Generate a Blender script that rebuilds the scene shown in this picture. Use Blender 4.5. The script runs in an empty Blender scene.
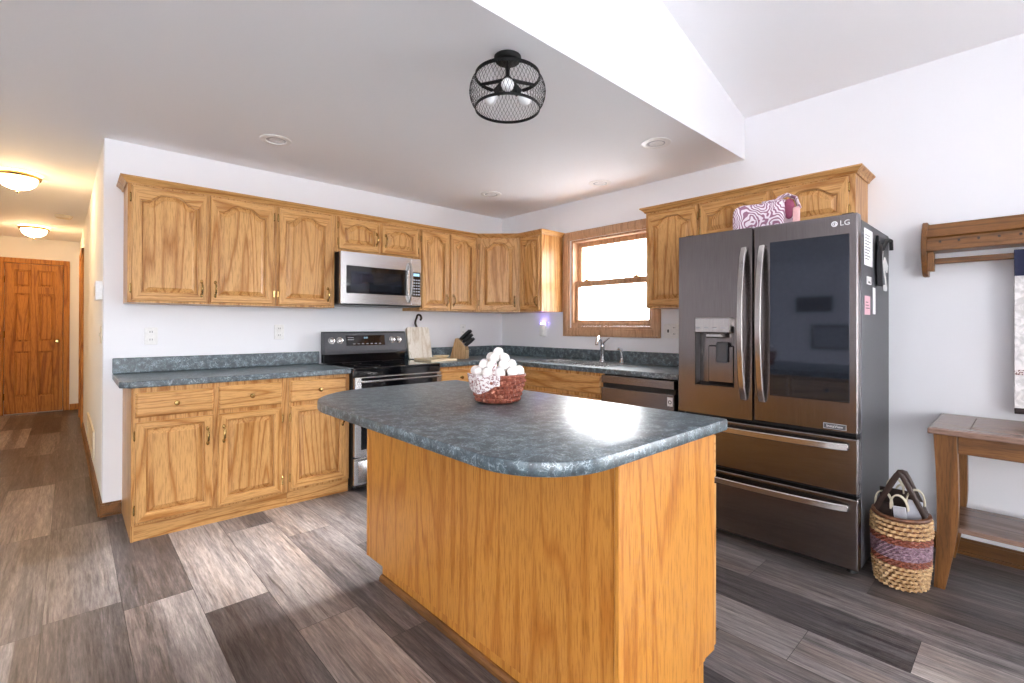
import bpy, bmesh, math, random
from mathutils import Vector, Matrix
random.seed(7)
PI = math.pi
SC = bpy.context.scene
COL = SC.collection
V3 = Vector

# ------------------------------------------------------------------ camera
CAM_LOC = V3((-3.58288, -4.05267, 1.23325))
CR = V3((0.73511356, -0.67793899, 0.00260422))
CU = V3((-0.00462502, -0.00117373, 0.99998862))
CF = V3((0.67792822, 0.73511723, 0.00399831))
cam_d = bpy.data.cameras.new('camera')
cam_d.sensor_width = 36.0
cam_d.lens = 478.468 / 1024 * 36.0
cam_d.shift_y = -17.52 / 1024
cam_d.clip_start = 0.02
cam = bpy.data.objects.new('camera', cam_d)
COL.objects.link(cam)
m = Matrix.Identity(4)
for i in range(3):
    m[i][0] = CR[i]; m[i][1] = CU[i]; m[i][2] = -CF[i]; m[i][3] = CAM_LOC[i]
cam.matrix_world = m
SC.camera = cam

# ------------------------------------------------------------------ light and exposure
SC.view_settings.view_transform = 'Standard'
SC.view_settings.look = 'None'
SC.view_settings.gamma = 1.0
SC.view_settings.use_curve_mapping = False
SC.view_settings.exposure = 1.18
SC.cycles.diffuse_bounces = 6
SC.cycles.caustics_reflective = False
SC.cycles.caustics_refractive = False
SC.cycles.sample_clamp_indirect = 8.0

SKY = 6.0
HAZE = 40.0
world = bpy.data.worlds.new('daylight')
SC.world = world
world.use_nodes = True
bg = world.node_tree.nodes['Background']
bg.inputs['Color'].default_value = (0.93, 0.965, 1.0, 1)
_wt = world.node_tree
def _wn(op, a, b=None):
    n = _wt.nodes.new('ShaderNodeMath'); n.operation = op
    for i, v in enumerate((a, b)):
        if v is None: continue
        if isinstance(v, (int, float)): n.inputs[i].default_value = v
        else: _wt.links.new(v, n.inputs[i])
    return n.outputs[0]
# overcast sky with a bright haze around the low sun
_tc = _wt.nodes.new('ShaderNodeTexCoord'); _dt = _wt.nodes.new('ShaderNodeVectorMath'); _dt.operation = 'DOT_PRODUCT'
_dt.inputs[1].default_value = V3((1.0, 0.05, 0.32)).normalized()
_wt.links.new(_tc.outputs['Generated'], _dt.inputs[0])
_gl = _wn('POWER', _wn('MAXIMUM', _dt.outputs['Value'], 0.0), 10.0)
_wt.links.new(_wn('ADD', _wn('MULTIPLY', _gl, HAZE), SKY), bg.inputs['Strength'])

def portal(name, loc, rot, sx, sy):
    l = bpy.data.lights.new(name, 'AREA')
    l.shape = 'RECTANGLE'; l.size = sx; l.size_y = sy
    l.cycles.is_portal = True
    o = bpy.data.objects.new(name, l)
    o.location = loc; o.rotation_euler = rot
    COL.objects.link(o)
# openings: kitchen window, patio door in the same wall, two unseen fill windows added in the rear wall, one in the far left wall
KW = (-1.90, -1.02, 1.215, 2.06)          # kitchen window y0,y1,z0,z1
PD = (-6.9, -4.85, 0.08, 2.05)           # patio door
RW = [(-7.4, -3.7, 0.05, 2.45), (-2.2, -1.4, 0.9, 2.0)]  # unseen rear windows, placed and sized to light the back wall
LW = (-5.2, -4.2, 0.8, 2.0)  # unseen window added for fill light from the left

portal('window_daylight', (0.14, (KW[0]+KW[1])/2, (KW[2]+KW[3])/2), (0, PI/2, 0), KW[3]-KW[2], KW[1]-KW[0])
portal('patio_daylight', (0.14, (PD[0]+PD[1])/2, (PD[2]+PD[3])/2), (0, PI/2, 0), PD[3]-PD[2], PD[1]-PD[0])
for w in RW:
    portal('rear_fill_daylight', ((w[0]+w[1])/2, -8.13, (w[2]+w[3])/2), (PI/2, 0, 0), w[1]-w[0], w[3]-w[2])
portal('left_fill_daylight', (-8.13, (LW[0]+LW[1])/2, (LW[2]+LW[3])/2), (0, -PI/2, 0), LW[3]-LW[2], LW[1]-LW[0])

# hazy low sun on the window side
sun = bpy.data.lights.new('hazy_sun', 'SUN'); sun.energy = 10.0; sun.angle = math.radians(16); sun.color = (1.0, 0.98, 0.97)
so = bpy.data.objects.new('hazy_sun', sun); COL.objects.link(so); so.location = (3, -1.5, 4)
so.rotation_euler = V3((-1.0, 0.08, -0.60)).to_track_quat('-Z', 'Y').to_euler()

# ------------------------------------------------------------------ materials
def srgb(r, g, b):
    f = lambda c: (c/255/12.92) if c/255 <= 0.04045 else ((c/255+0.055)/1.055)**2.4
    return (f(r), f(g), f(b), 1)

class NT:
    def __init__(s, name):
        s.m = bpy.data.materials.new(name); s.m.use_nodes = True
        s.t = s.m.node_tree; s.n = s.t.nodes; s.l = s.t.links
        s.b = s.n['Principled BSDF']
    def add(s, kind, **kw):
        n = s.n.new(kind)
        for k, v in kw.items():
            if k in n.inputs: n.inputs[k].default_value = v
            else: setattr(n, k, v)
        return n
    def link(s, a, ao, b, bi): s.l.new(a.outputs[ao], b.inputs[bi])
    def coords(s, scale=(1, 1, 1), rnd=True, rot=(0, 0, 0)):
        tc = s.add('ShaderNodeTexCoord')
        mp = s.add('ShaderNodeMapping'); mp.inputs['Scale'].default_value = scale
        mp.inputs['Rotation'].default_value = rot
        if rnd:
            oi = s.add('ShaderNodeObjectInfo')
            mu = s.add('ShaderNodeMath', operation='MULTIPLY'); mu.inputs[1].default_value = 37.0
            s.link(oi, 'Random', mu, 0)
            va = s.add('ShaderNodeVectorMath', operation='ADD')
            s.link(tc, 'Object', va, 0); s.link(mu, 0, va, 1)
            s.link(va, 0, mp, 'Vector')
        else:
            s.link(tc, 'Object', mp, 'Vector')
        return mp
    def noise(s, vec, scale, detail=4, rough=0.55, dist=0.0):
        n = s.add('ShaderNodeTexNoise'); n.inputs['Scale'].default_value = scale
        n.inputs['Detail'].default_value = detail; n.inputs['Roughness'].default_value = rough
        n.inputs['Distortion'].default_value = dist
        if vec: s.l.new(vec.outputs[0], n.inputs['Vector'])
        return n
    def ramp(s, src, so, stops):
        r = s.add('ShaderNodeValToRGB'); e = r.color_ramp.elements
        while len(e) < len(stops): e.new(0.5)
        for i, (p, c) in enumerate(stops):
            e[i].position = p; e[i].color = c if not isinstance(c, (int, float)) else (c, c, c, 1)
        s.link(src, so, r, 'Fac'); return r
    def mix(s, fac, a, b, mode='MIX'):
        x = s.add('ShaderNodeMix', data_type='RGBA', blend_type=mode)
        for sock, val in ((0, fac), (6, a), (7, b)):
            if isinstance(val, tuple) and len(val) == 2: s.l.new(val[0].outputs[val[1]], x.inputs[sock])
            else: x.inputs[sock].default_value = val
        return x
    def bump(s, src, so, strength, dist=0.002):
        bn = s.add('ShaderNodeBump'); bn.inputs['Strength'].default_value = strength
        bn.inputs['Distance'].default_value = dist
        s.link(src, so, bn, 'Height'); s.l.new(bn.outputs[0], s.b.inputs['Normal'])

def plain(name, col, rough=0.5, metal=0.0, bumpy=0.0, coat=0.0, spec=0.5):
    t = NT(name); mp = t.coords()
    n = t.noise(mp, 60, 3)
    r = t.ramp(n, 'Fac', [(0.3, tuple(c*0.93 for c in col[:3])+(1,)), (0.7, tuple(min(1, c*1.05) for c in col[:3])+(1,))])
    t.link(r, 0, t.b, 'Base Color')
    t.b.inputs['Roughness'].default_value = rough; t.b.inputs['Metallic'].default_value = metal
    t.b.inputs['Coat Weight'].default_value = coat
    t.b.inputs['Specular IOR Level'].default_value = spec
    if bumpy: t.bump(n, 'Fac', bumpy)
    return t.m

def oak(name, light, mid, dark, axis='Z', rough=0.36, ring=15.0, coat=0.05):
    t = NT(name)
    sc = {'X': (0.07, 1, 1), 'Y': (1, 0.07, 1), 'Z': (1, 1, 0.07)}[axis]
    mp = t.coords(sc)
    big = t.noise(mp, 4.5, 2, 0.45, 0.25)
    mu = t.add('ShaderNodeMath', operation='MULTIPLY'); mu.inputs[1].default_value = ring
    t.link(big, 'Fac', mu, 0)
    pp = t.add('ShaderNodeMath', operation='PINGPONG'); pp.inputs[1].default_value = 0.5
    t.link(mu, 0, pp, 0)
    r1 = t.ramp(pp, 0, [(0.0, mid), (0.22, light), (0.5, light)])
    fine = t.noise(mp, 170, 4, 0.62)
    r2 = t.ramp(fine, 'Fac', [(0.36, dark), (0.52, (1, 1, 1, 1))])
    mx = t.mix(0.5, (r1, 0), (r2, 0), 'MULTIPLY')
    tone = t.noise(mp, 2.0, 2)
    r3 = t.ramp(tone, 'Fac', [(0.3, (0.93, 0.92, 0.91, 1)), (0.7, (1.03, 1.03, 1.03, 1))])
    m2 = t.mix(1.0, (mx, 2), (r3, 0), 'MULTIPLY')
    t.l.new(m2.outputs[2], t.b.inputs['Base Color'])
    t.b.inputs['Roughness'].default_value = rough
    t.b.inputs['Specular IOR Level'].default_value = 0.4
    t.b.inputs['Coat Weight'].default_value = coat; t.b.inputs['Coat Roughness'].default_value = 0.2
    t.bump(fine, 'Fac', 0.08, 0.001)
    return t.m

OAK_L, OAK_M, OAK_D = srgb(208, 158, 98), srgb(170, 112, 52), (0.42, 0.30, 0.18, 1)
M = {}
M['oak_z'] = oak('honey_oak', OAK_L, OAK_M, OAK_D, 'Z')
M['oak_x'] = oak('honey_oak_across', OAK_L, OAK_M, OAK_D, 'X')
M['oak_y'] = oak('honey_oak_along', OAK_L, OAK_M, OAK_D, 'Y')
IS_L, IS_M, IS_D = srgb(202, 138, 62), srgb(180, 112, 42), (0.45, 0.32, 0.18, 1)
M['island_oak'] = oak('island_oak_veneer', IS_L, IS_M, IS_D, 'Z', 0.3, 12)
TR_L, TR_M, TR_D = srgb(196, 156, 122), srgb(172, 132, 98), (0.4, 0.3, 0.2, 1)  # cabinet oak with the grey haze of backlight put into its colour
M['trim_z'] = oak('window_oak', TR_L, TR_M, TR_D, 'Z')
M['trim_y'] = oak('window_oak_along', TR_L, TR_M, TR_D, 'Y')
DR_L, DR_M, DR_D = srgb(192, 128, 54), srgb(150, 90, 32), (0.4, 0.26, 0.13, 1)
M['door_oak'] = oak('hall_oak', DR_L, DR_M, DR_D, 'Z', 0.6, 15, 0.0)
M['door_oak_y'] = oak('hall_oak_along', DR_L, DR_M, DR_D, 'Y')
RU_L, RU_M, RU_D = srgb(132, 88, 46), srgb(98, 62, 28), (0.3, 0.2, 0.12, 1)
M['rustic_z'] = oak('rustic_wood', RU_L, RU_M, RU_D, 'Z', 0.4, 7)
M['rustic_y'] = oak('rustic_wood_along', RU_L, RU_M, RU_D, 'Y', 0.35, 7)
GT_L, GT_M, GT_D = srgb(140, 112, 98), srgb(110, 84, 70), (0.4, 0.32, 0.28, 1)
M['rustic_top'] = oak('rustic_table_top', GT_L, GT_M, GT_D, 'Y', 0.25, 7)
M['board_white'] = oak('whitewashed_wood', srgb(246, 238, 226), srgb(222, 208, 188), (0.72, 0.64, 0.54, 1), 'Z', 0.5)
M['board_pale'] = oak('pale_wood', srgb(240, 224, 194), srgb(222, 200, 160), (0.7, 0.6, 0.46, 1), 'X', 0.45)
M['block_wood'] = oak('knife_block_wood', srgb(188, 152, 108), srgb(160, 122, 80), (0.5, 0.4, 0.28, 1), 'Z', 0.45)
M['block_pale'] = oak('knife_block_front', srgb(232, 204, 158), srgb(214, 180, 130), (0.6, 0.5, 0.36, 1), 'Z', 0.45)

def wall_paint(name, col, bs=0.06, sc=90):
    t = NT(name); mp = t.coords(rnd=False)
    n = t.noise(mp, sc, 5, 0.6)
    t.b.inputs['Base Color'].default_value = col
    t.b.inputs['Roughness'].default_value = 0.75
    t.bump(n, 'Fac', bs, 0.004)
    return t.m
M['wall'] = wall_paint('white_wall_paint', srgb(238, 237, 240))
M['ceiling'] = wall_paint('textured_ceiling_paint', srgb(247, 247, 249), 0.22, 45)
M['hall_wall'] = wall_paint('hall_wall_paint', srgb(238, 234, 226))

def laminate():
    t = NT('slate_blue_laminate'); mp = t.coords((1, 1, 1), rnd=False)
    n1 = t.noise(mp, 30, 6, 0.7, 0.6)
    r1 = t.ramp(n1, 'Fac', [(0.30, srgb(38, 47, 53)), (0.47, srgb(58, 72, 79)), (0.60, srgb(86, 103, 111)), (0.75, srgb(52, 65, 72))])
    vo = t.add('ShaderNodeTexVoronoi', feature='DISTANCE_TO_EDGE'); vo.inputs['Scale'].default_value = 60
    dn = t.noise(mp, 22, 4, 0.6)
    vm = t.add('ShaderNodeVectorMath', operation='MULTIPLY_ADD')
    vm.inputs[1].default_value = (0.06, 0.06, 0.06)
    t.link(dn, 'Color', vm, 0); t.link(mp, 0, vm, 2); t.link(vm, 0, vo, 'Vector')
    r2 = t.ramp(vo, 'Distance', [(0.0, 1.0), (0.07, 0.0)])
    n3 = t.noise(mp, 30, 3)
    r3 = t.ramp(n3, 'Fac', [(0.44, 0.0), (0.58, 0.85)])
    mk = t.mix(1.0, (r2, 0), (r3, 0), 'MULTIPLY')
    mx = t.mix((mk, 2), (r1, 0), srgb(176, 190, 196))
    n4 = t.noise(mp, 170, 2)
    r4 = t.ramp(n4, 'Fac', [(0.62, 0.0), (0.70, 0.55)])
    mx2 = t.mix((r4, 0), (mx, 2), srgb(160, 172, 176))
    t.l.new(mx2.outputs[2], t.b.inputs['Base Color'])
    t.b.inputs['Roughness'].default_value = 0.32
    t.b.inputs['Specular IOR Level'].default_value = 1.0
    return t.m
M['laminate'] = laminate()

def floor_mat():
    t = NT('grey_plank_floor')
    at = t.add('ShaderNodeAttribute', attribute_name='tone')
    tc = t.add('ShaderNodeTexCoord')
    mul = t.add('ShaderNodeMath', operation='MULTIPLY'); mul.inputs[1].default_value = 53.0
    t.link(at, 'Fac', mul, 0)
    va = t.add('ShaderNodeVectorMath', operation='ADD'); t.link(tc, 'Object', va, 0); t.link(mul, 0, va, 1)
    mp = t.add('ShaderNodeMapping'); mp.inputs['Scale'].default_value = (1, 0.07, 1); t.link(va, 0, mp, 0)
    n1 = t.noise(mp, 16, 6, 0.65, 0.5)
    n2 = t.noise(mp, 95, 6, 0.75)
    add = t.add('ShaderNodeMath', operation='MULTIPLY_ADD'); add.inputs[1].default_value = 0.70
    sub = t.add('ShaderNodeMath', operation='SUBTRACT'); sub.inputs[1].default_value = 0.5
    t.link(n1, 'Fac', sub, 0); t.link(sub, 0, add, 0); t.link(at, 'Fac', add, 2)
    add2 = t.add('ShaderNodeMath', operation='MULTIPLY_ADD'); add2.inputs[1].default_value = 1.0
    sub2 = t.add('ShaderNodeMath', operation='SUBTRACT'); sub2.inputs[1].default_value = 0.5
    t.link(n2, 'Fac', sub2, 0); t.link(sub2, 0, add2, 0); t.link(add, 0, add2, 2)
    r = t.ramp(add2, 0, [(0.0, srgb(52, 48, 50)), (0.3, srgb(98, 93, 94)), (0.55, srgb(142, 135, 133)), (0.8, srgb(188, 179, 174)), (1.0, srgb(218, 210, 204))])
    # small knots and checks
    kn = t.noise(mp, 11, 4, 0.6, 1.2)
    rk = t.ramp(kn, 'Fac', [(0.68, (1, 1, 1, 1)), (0.75, (0.5, 0.46, 0.44, 1))])
    mx0 = t.mix(1.0, (r, 0), (rk, 0), 'MULTIPLY')
    # dark saw checks along the plank and warm brown weathering
    mpl = t.add('ShaderNodeMapping'); mpl.inputs['Scale'].default_value = (1, 0.035, 1); t.link(va, 0, mpl, 0)
    ck_ = t.noise(mpl, 60, 3, 0.6)
    rc = t.ramp(ck_, 'Fac', [(0.30, (0.42, 0.39, 0.38, 1)), (0.42, (1, 1, 1, 1))])
    mx1 = t.mix(0.85, (mx0, 2), (rc, 0), 'MULTIPLY')
    wn = t.noise(mp, 6, 3)
    rw = t.ramp(wn, 'Fac', [(0.42, (1, 1, 1, 1)), (0.65, (1.0, 0.90, 0.82, 1))])
    mx = t.mix(0.8, (mx1, 2), (rw, 0), 'MULTIPLY')
    t.l.new(mx.outputs[2], t.b.inputs['Base Color'])
    t.b.inputs['Roughness'].default_value = 0.34
    t.b.inputs['Specular IOR Level'].default_value = 0.45
    t.bump(n2, 'Fac', 0.25, 0.002)
    return t.m
M['floor'] = floor_mat()

def brushed(name, col, rough=0.25, along='Z', metal=1.0):
    t = NT(name)
    sc = {'X': (0.02, 1, 1), 'Y': (1, 0.02, 1), 'Z': (1, 1, 0.02)}[along]
    mp = t.coords(sc)
    n = t.noise(mp, 350, 3)
    r = t.ramp(n, 'Fac', [(0.3, tuple(c*0.85 for c in col[:3])+(1,)), (0.7, tuple(min(1, c*1.1) for c in col[:3])+(1,))])
    t.link(r, 0, t.b, 'Base Color')
    t.b.inputs['Metallic'].default_value = metal; t.b.inputs['Roughness'].default_value = rough
    t.bump(n, 'Fac', 0.05, 0.0006)
    return t.m
M['black_steel'] = brushed('black_stainless', srgb(128, 121, 120), 0.24, 'Z')
M['black_steel_y'] = brushed('black_stainless_across', srgb(128, 121, 120), 0.24, 'Y')
M['dark_side'] = plain('fridge_side_grey', srgb(86, 86, 90), 0.42, 0.3)
M['steel'] = brushed('stainless_steel', srgb(205, 203, 202), 0.25, 'X')
M['steel_y'] = brushed('stainless_steel_bar', srgb(196, 190, 186), 0.22, 'Y')
M['steel_bar'] = brushed('stainless_pull', srgb(190, 184, 180), 0.22, 'Z')
M['chrome'] = plain('chrome', srgb(225, 226, 230), 0.08, 1.0)
M['brass'] = plain('antique_brass', srgb(176, 146, 92), 0.22, 1.0)
M['black'] = plain('black_plastic', srgb(22, 22, 24), 0.35)
M['black_gloss'] = plain('black_glass', srgb(12, 13, 17), 0.06, 0, 0, 0.4)
M['mirror_glass'] = plain('dark_mirror_glass', srgb(64, 68, 78), 0.05, 0.75)
M['black_metal'] = plain('black_painted_metal', srgb(9, 9, 9), 0.5, 0.0, 0, 0, 0.25)
M['iron'] = plain('dark_wrought_iron', srgb(70, 58, 48), 0.5, 0.7)
M['white_plastic'] = plain('white_plastic', srgb(238, 236, 234), 0.35)
M['off_white'] = plain('almond_plastic', srgb(222, 208, 182), 0.4)
M['white_text'] = plain('white_lettering', srgb(235, 235, 238), 0.4)
M['grey_text'] = plain('grey_lettering', srgb(170, 170, 176), 0.4)
M['slot'] = plain('dark_slot', srgb(60, 58, 58), 0.5)
M['egg'] = plain('egg_shell', srgb(244, 238, 234), 0.45)
M['paper'] = plain('white_paper', srgb(236, 234, 236), 0.7)
M['pink_paper'] = plain('pink_paper', srgb(224, 176, 186), 0.7)
M['bulb'] = plain('frosted_bulb', srgb(246, 246, 246), 0.25)
M['black_ribbon'] = plain('black_strap', srgb(18, 14, 18), 0.6)
M['dark_bag'] = plain('dark_brown_paper', srgb(52, 38, 34), 0.6)
M['grey_bag'] = plain('pale_grey_paper', srgb(196, 196, 204), 0.5)
M['cord'] = plain('cream_cord', srgb(212, 202, 178), 0.6)
M['leather'] = plain('dark_leather', srgb(58, 40, 34), 0.5)

def emit(name, col, st):
    t = NT(name)
    t.b.inputs['Base Color'].default_value = col
    t.b.inputs['Emission Color'].default_value = col
    t.b.inputs['Emission Strength'].default_value = st
    mp = t.coords(); n = t.noise(mp, 20, 2)
    r = t.ramp(n, 'Fac', [(0.2, tuple(c*0.95 for c in col[:3])+(1,)), (0.8, col)])
    t.link(r, 0, t.b, 'Base Color')
    return t.m
M['lamp_glass'] = emit('lit_alabaster_glass', (1.0, 0.68, 0.36, 1), 30.0)
M['led'] = emit('violet_led', (0.32, 0.25, 1.0, 1), 26.0)
M['display'] = emit('clock_display', (0.35, 0.6, 0.8, 1), 0.2)

def glass_mat():
    m_ = bpy.data.materials.new('window_glass'); m_.use_nodes = True
    t = m_.node_tree; t.nodes.clear()
    out = t.nodes.new('ShaderNodeOutputMaterial'); mx = t.nodes.new('ShaderNodeMixShader')
    tr = t.nodes.new('ShaderNodeBsdfTransparent'); gl = t.nodes.new('ShaderNodeBsdfGlossy')
    gl.inputs['Roughness'].default_value = 0.02
    mx.inputs[0].default_value = 0.05
    t.links.new(tr.outputs[0], mx.inputs[1]); t.links.new(gl.outputs[0], mx.inputs[2])
    t.links.new(mx.outputs[0], out.inputs[0])
    return m_
M['glass'] = glass_mat()
M['lawn'] = plain('pale_ground', srgb(192, 193, 196), 0.9, 0, 0.3)

def weave_mat(name, stops, scale=60):
    t = NT(name); mp = t.coords()
    n = t.noise(mp, scale, 3, 0.6)
    r = t.ramp(n, 'Fac', stops); t.link(r, 0, t.b, 'Base Color')
    t.b.inputs['Roughness'].default_value = 0.45
    t.bump(n, 'Fac', 0.3, 0.002)
    return t.m
M['red_wicker'] = weave_mat('glazed_red_wicker', [(0.3, srgb(98, 46, 34)), (0.55, srgb(152, 82, 62)), (0.72, srgb(212, 156, 132))], 70)
M['straw'] = weave_mat('natural_straw', [(0.3, srgb(158, 116, 74)), (0.7, srgb(226, 192, 142))])
M['straw_brown'] = weave_mat('brown_straw', [(0.3, srgb(74, 44, 28)), (0.7, srgb(126, 80, 50))])
M['straw_red'] = weave_mat('red_straw', [(0.3, srgb(110, 52, 38)), (0.7, srgb(158, 90, 66))])
M['straw_plum'] = weave_mat('plum_straw', [(0.3, srgb(98, 66, 84)), (0.7, srgb(170, 140, 152))])

def leafy(name, a, b, sc):
    t = NT(name); mp = t.coords()
    n = t.noise(mp, 5, 2, 0.5)
    vm = t.add('ShaderNodeVectorMath', operation='MULTIPLY_ADD'); vm.inputs[1].default_value = (0.35, 0.35, 0.35)
    t.link(n, 'Color', vm, 0); t.link(mp, 0, vm, 2)
    w = t.add('ShaderNodeTexWave'); w.inputs['Scale'].default_value = sc; w.inputs['Distortion'].default_value = 5
    w.inputs['Detail'].default_value = 1
    t.link(vm, 0, w, 'Vector')
    r = t.ramp(w, 'Fac', [(0.42, a), (0.55, b)]); t.link(r, 0, t.b, 'Base Color')
    t.b.inputs['Roughness'].default_value = 0.6
    return t.m
M['leaf_fabric'] = leafy('pink_leaf_fabric', srgb(158, 106, 132), srgb(244, 230, 238), 24)
M['napkin'] = weave_mat('maroon_print_cloth', [(0.50, srgb(240, 232, 230)), (0.54, srgb(160, 108, 108)), (0.60, srgb(150, 96, 98)), (0.64, srgb(240, 232, 230))], 85)
M['pink'] = plain('pale_pink_fabric', srgb(238, 186, 184), 0.6)
M['maroon'] = plain('maroon_fabric', srgb(142, 62, 92), 0.6)

def quilt_white():
    t = NT('white_quilt_cotton'); mp = t.coords()
    n = t.noise(mp, 18, 3, 0.5, 2.0)
    r = t.ramp(n, 'Fac', [(0.4, srgb(206, 202, 200)), (0.6, srgb(236, 232, 230))])
    t.link(r, 0, t.b, 'Base Color'); t.b.inputs['Roughness'].default_value = 0.9
    t.bump(n, 'Fac', 0.6, 0.01); return t.m
M['quilt_white'] = quilt_white()
M['quilt_navy'] = plain('navy_quilt_cotton', srgb(40, 44, 72), 0.9, 0, 0.2)
M['quilt_check'] = weave_mat('checked_quilt_band', [(0.45, srgb(110, 60, 60)), (0.5, srgb(220, 210, 205))], 120)
M['quilt_dark'] = plain('dark_quilt_binding', srgb(52, 40, 40), 0.9)

# ------------------------------------------------------------------ mesh helpers
class MB:
    def __init__(s): s.bm = bmesh.new()
    def _merge(s, b2):
        me = bpy.data.meshes.new('t'); b2.to_mesh(me); b2.free(); s.bm.from_mesh(me); bpy.data.meshes.remove(me)
        return s
    def box(s, x0, x1, y0, y1, z0, z1, bev=0.0, seg=1, rot=None):
        b = bmesh.new(); bmesh.ops.create_cube(b, size=1)
        lo = V3((min(x0, x1), min(y0, y1), min(z0, z1))); hi = V3((max(x0, x1), max(y0, y1), max(z0, z1)))
        for v in b.verts: v.co = V3([lo[i]+(v.co[i]+0.5)*(hi[i]-lo[i]) for i in range(3)])
        if bev: bmesh.ops.bevel(b, geom=b.edges[:], offset=bev, segments=seg, profile=0.5, affect='EDGES')
        if rot is not None:
            c, mt = rot
            for v in b.verts: v.co = c + mt @ (v.co - c)
        return s._merge(b)
    def prism(s, poly, d0, d1, plane='xy', bev=0.0, seg=2):
        """polygon in a plane extruded along the remaining axis"""
        b = bmesh.new()
        mk = {'xy': lambda p, d: V3((p[0], p[1], d)), 'xz': lambda p, d: V3((p[0], d, p[1])), 'yz': lambda p, d: V3((d, p[0], p[1]))}[plane]
        lo = [b.verts.new(mk(p, d0)) for p in poly]; hi = [b.verts.new(mk(p, d1)) for p in poly]
        n = len(poly)
        for i in range(n): b.faces.new((lo[i], lo[(i+1) % n], hi[(i+1) % n], hi[i]))
        f0 = b.faces.new(lo[::-1]); f1 = b.faces.new(hi)
        bmesh.ops.recalc_face_normals(b, faces=b.faces)
        if bev:
            es = set(f0.edges) | set(f1.edges)
            bmesh.ops.bevel(b, geom=list(es), offset=bev, segments=seg, profile=0.5, affect='EDGES')
        return s._merge(b)
    def tube(s, pts, r, n=8, cap=True, closed=False, flat=1.0):
        pts = [V3(p) for p in pts]; N = len(pts)
        rs = r if isinstance(r, (list, tuple)) else [r]*N
        b = bmesh.new(); rings = []
        up = None
        for i, p in enumerate(pts):
            if closed: d = pts[(i+1) % N]-pts[(i-1) % N]
            else: d = pts[min(i+1, N-1)]-pts[max(i-1, 0)]
            d.normalize()
            if up is None:
                up = V3((0, 0, 1)) if abs(d.z) < 0.9 else V3((1, 0, 0))
            a = d.cross(up)
            if a.length < 1e-6: a = d.orthogonal()
            a.normalize(); c = a.cross(d).normalized(); up = c
            rings.append([b.verts.new(p + (a*math.cos(2*PI*k/n) + c*math.sin(2*PI*k/n)*flat)*rs[i]) for k in range(n)])
        L = N if closed else N-1
        for i in range(L):
            A, B = rings[i], rings[(i+1) % N]
            for k in range(n): b.faces.new((A[k], A[(k+1) % n], B[(k+1) % n], B[k]))
        if cap and not closed:
            b.faces.new(rings[0][::-1]); b.faces.new(rings[-1])
        bmesh.ops.recalc_face_normals(b, faces=b.faces)
        return s._merge(b)
    def lathe(s, prof, c, n=32, axis='z', sx=1.0, sy=1.0, a0=0.0, a1=2*PI):
        """prof [(r, h)] revolved about an axis through c"""
        b = bmesh.new(); c = V3(c); rings = []
        full = abs(a1-a0-2*PI) < 1e-6
        cnt = n if full else n+1
        def pt(r, h, a):
            u, v = r*math.cos(a)*sx, r*math.sin(a)*sy
            return c + {'z': V3((u, v, h)), 'x': V3((h, u, v)), 'y': V3((u, h, v))}[axis]
        for r, h in prof:
            if r < 1e-6: rings.append([b.verts.new(pt(0, h, 0))])
            else: rings.append([b.verts.new(pt(r, h, a0+(a1-a0)*k/n)) for k in range(cnt)])
        for A, B in zip(rings, rings[1:]):
            for k in range(cnt if full else cnt-1):
                k2 = (k+1) % cnt
                if len(A) == 1 and len(B) == 1: continue
                if len(A) == 1: b.faces.new((A[0], B[k], B[k2]))
                elif len(B) == 1: b.faces.new((A[k], A[k2], B[0]))
                else: b.faces.new((A[k], A[k2], B[k2], B[k]))
        bmesh.ops.recalc_face_normals(b, faces=b.faces)
        return s._merge(b)
    def ball(s, c, r, sc=(1, 1, 1), u=16, v=10, mt=None):
        b = bmesh.new(); bmesh.ops.create_uvsphere(b, u_segments=u, v_segments=v, radius=r)
        for w in b.verts:
            q = V3([w.co[i]*sc[i] for i in range(3)])
            w.co = (mt @ q if mt else q) + V3(c)
        return s._merge(b)
    def grid(s, fn, nu, nv, thick=0.0, closed_u=False):
        b = bmesh.new()
        g = [[b.verts.new(fn(i/nu, j/nv)) for j in range(nv+1)] for i in range(nu if closed_u else nu+1)]
        for i in range(nu):
            for j in range(nv):
                i2 = (i+1) % len(g)
                b.faces.new((g[i][j], g[i2][j], g[i2][j+1], g[i][j+1]))
        bmesh.ops.recalc_face_normals(b, faces=b.faces)
        if thick: bmesh.ops.solidify(b, geom=b.faces[:], thickness=thick)
        return s._merge(b)
    def xform(s, mt):
        bmesh.ops.transform(s.bm, matrix=mt, verts=s.bm.verts); return s
    def build(s, name, mat, parent=None, smooth=False, mats=None):
        me = bpy.data.meshes.new(name)
        o = bpy.data.objects.new(name, me); COL.objects.link(o)
        if parent is not None:
            off = wloc(parent); o.parent = parent
            for v in s.bm.verts: v.co -= off
            o['_o'] = list(off)
        else:
            xs = [v.co for v in s.bm.verts]
            off = V3(((min(p.x for p in xs)+max(p.x for p in xs))/2, (min(p.y for p in xs)+max(p.y for p in xs))/2, min(p.z for p in xs)))
            for v in s.bm.verts: v.co -= off
            o.location = off; o['_o'] = list(off)
        s.bm.to_mesh(me); s.bm.free()
        for mm in (mats or [mat]): me.materials.append(M[mm] if isinstance(mm, str) else mm)
        if smooth:
            for p in me.polygons: p.use_smooth = True
            try: me.set_sharp_from_angle(angle=math.radians(40))
            except Exception: pass
        return o

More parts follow.
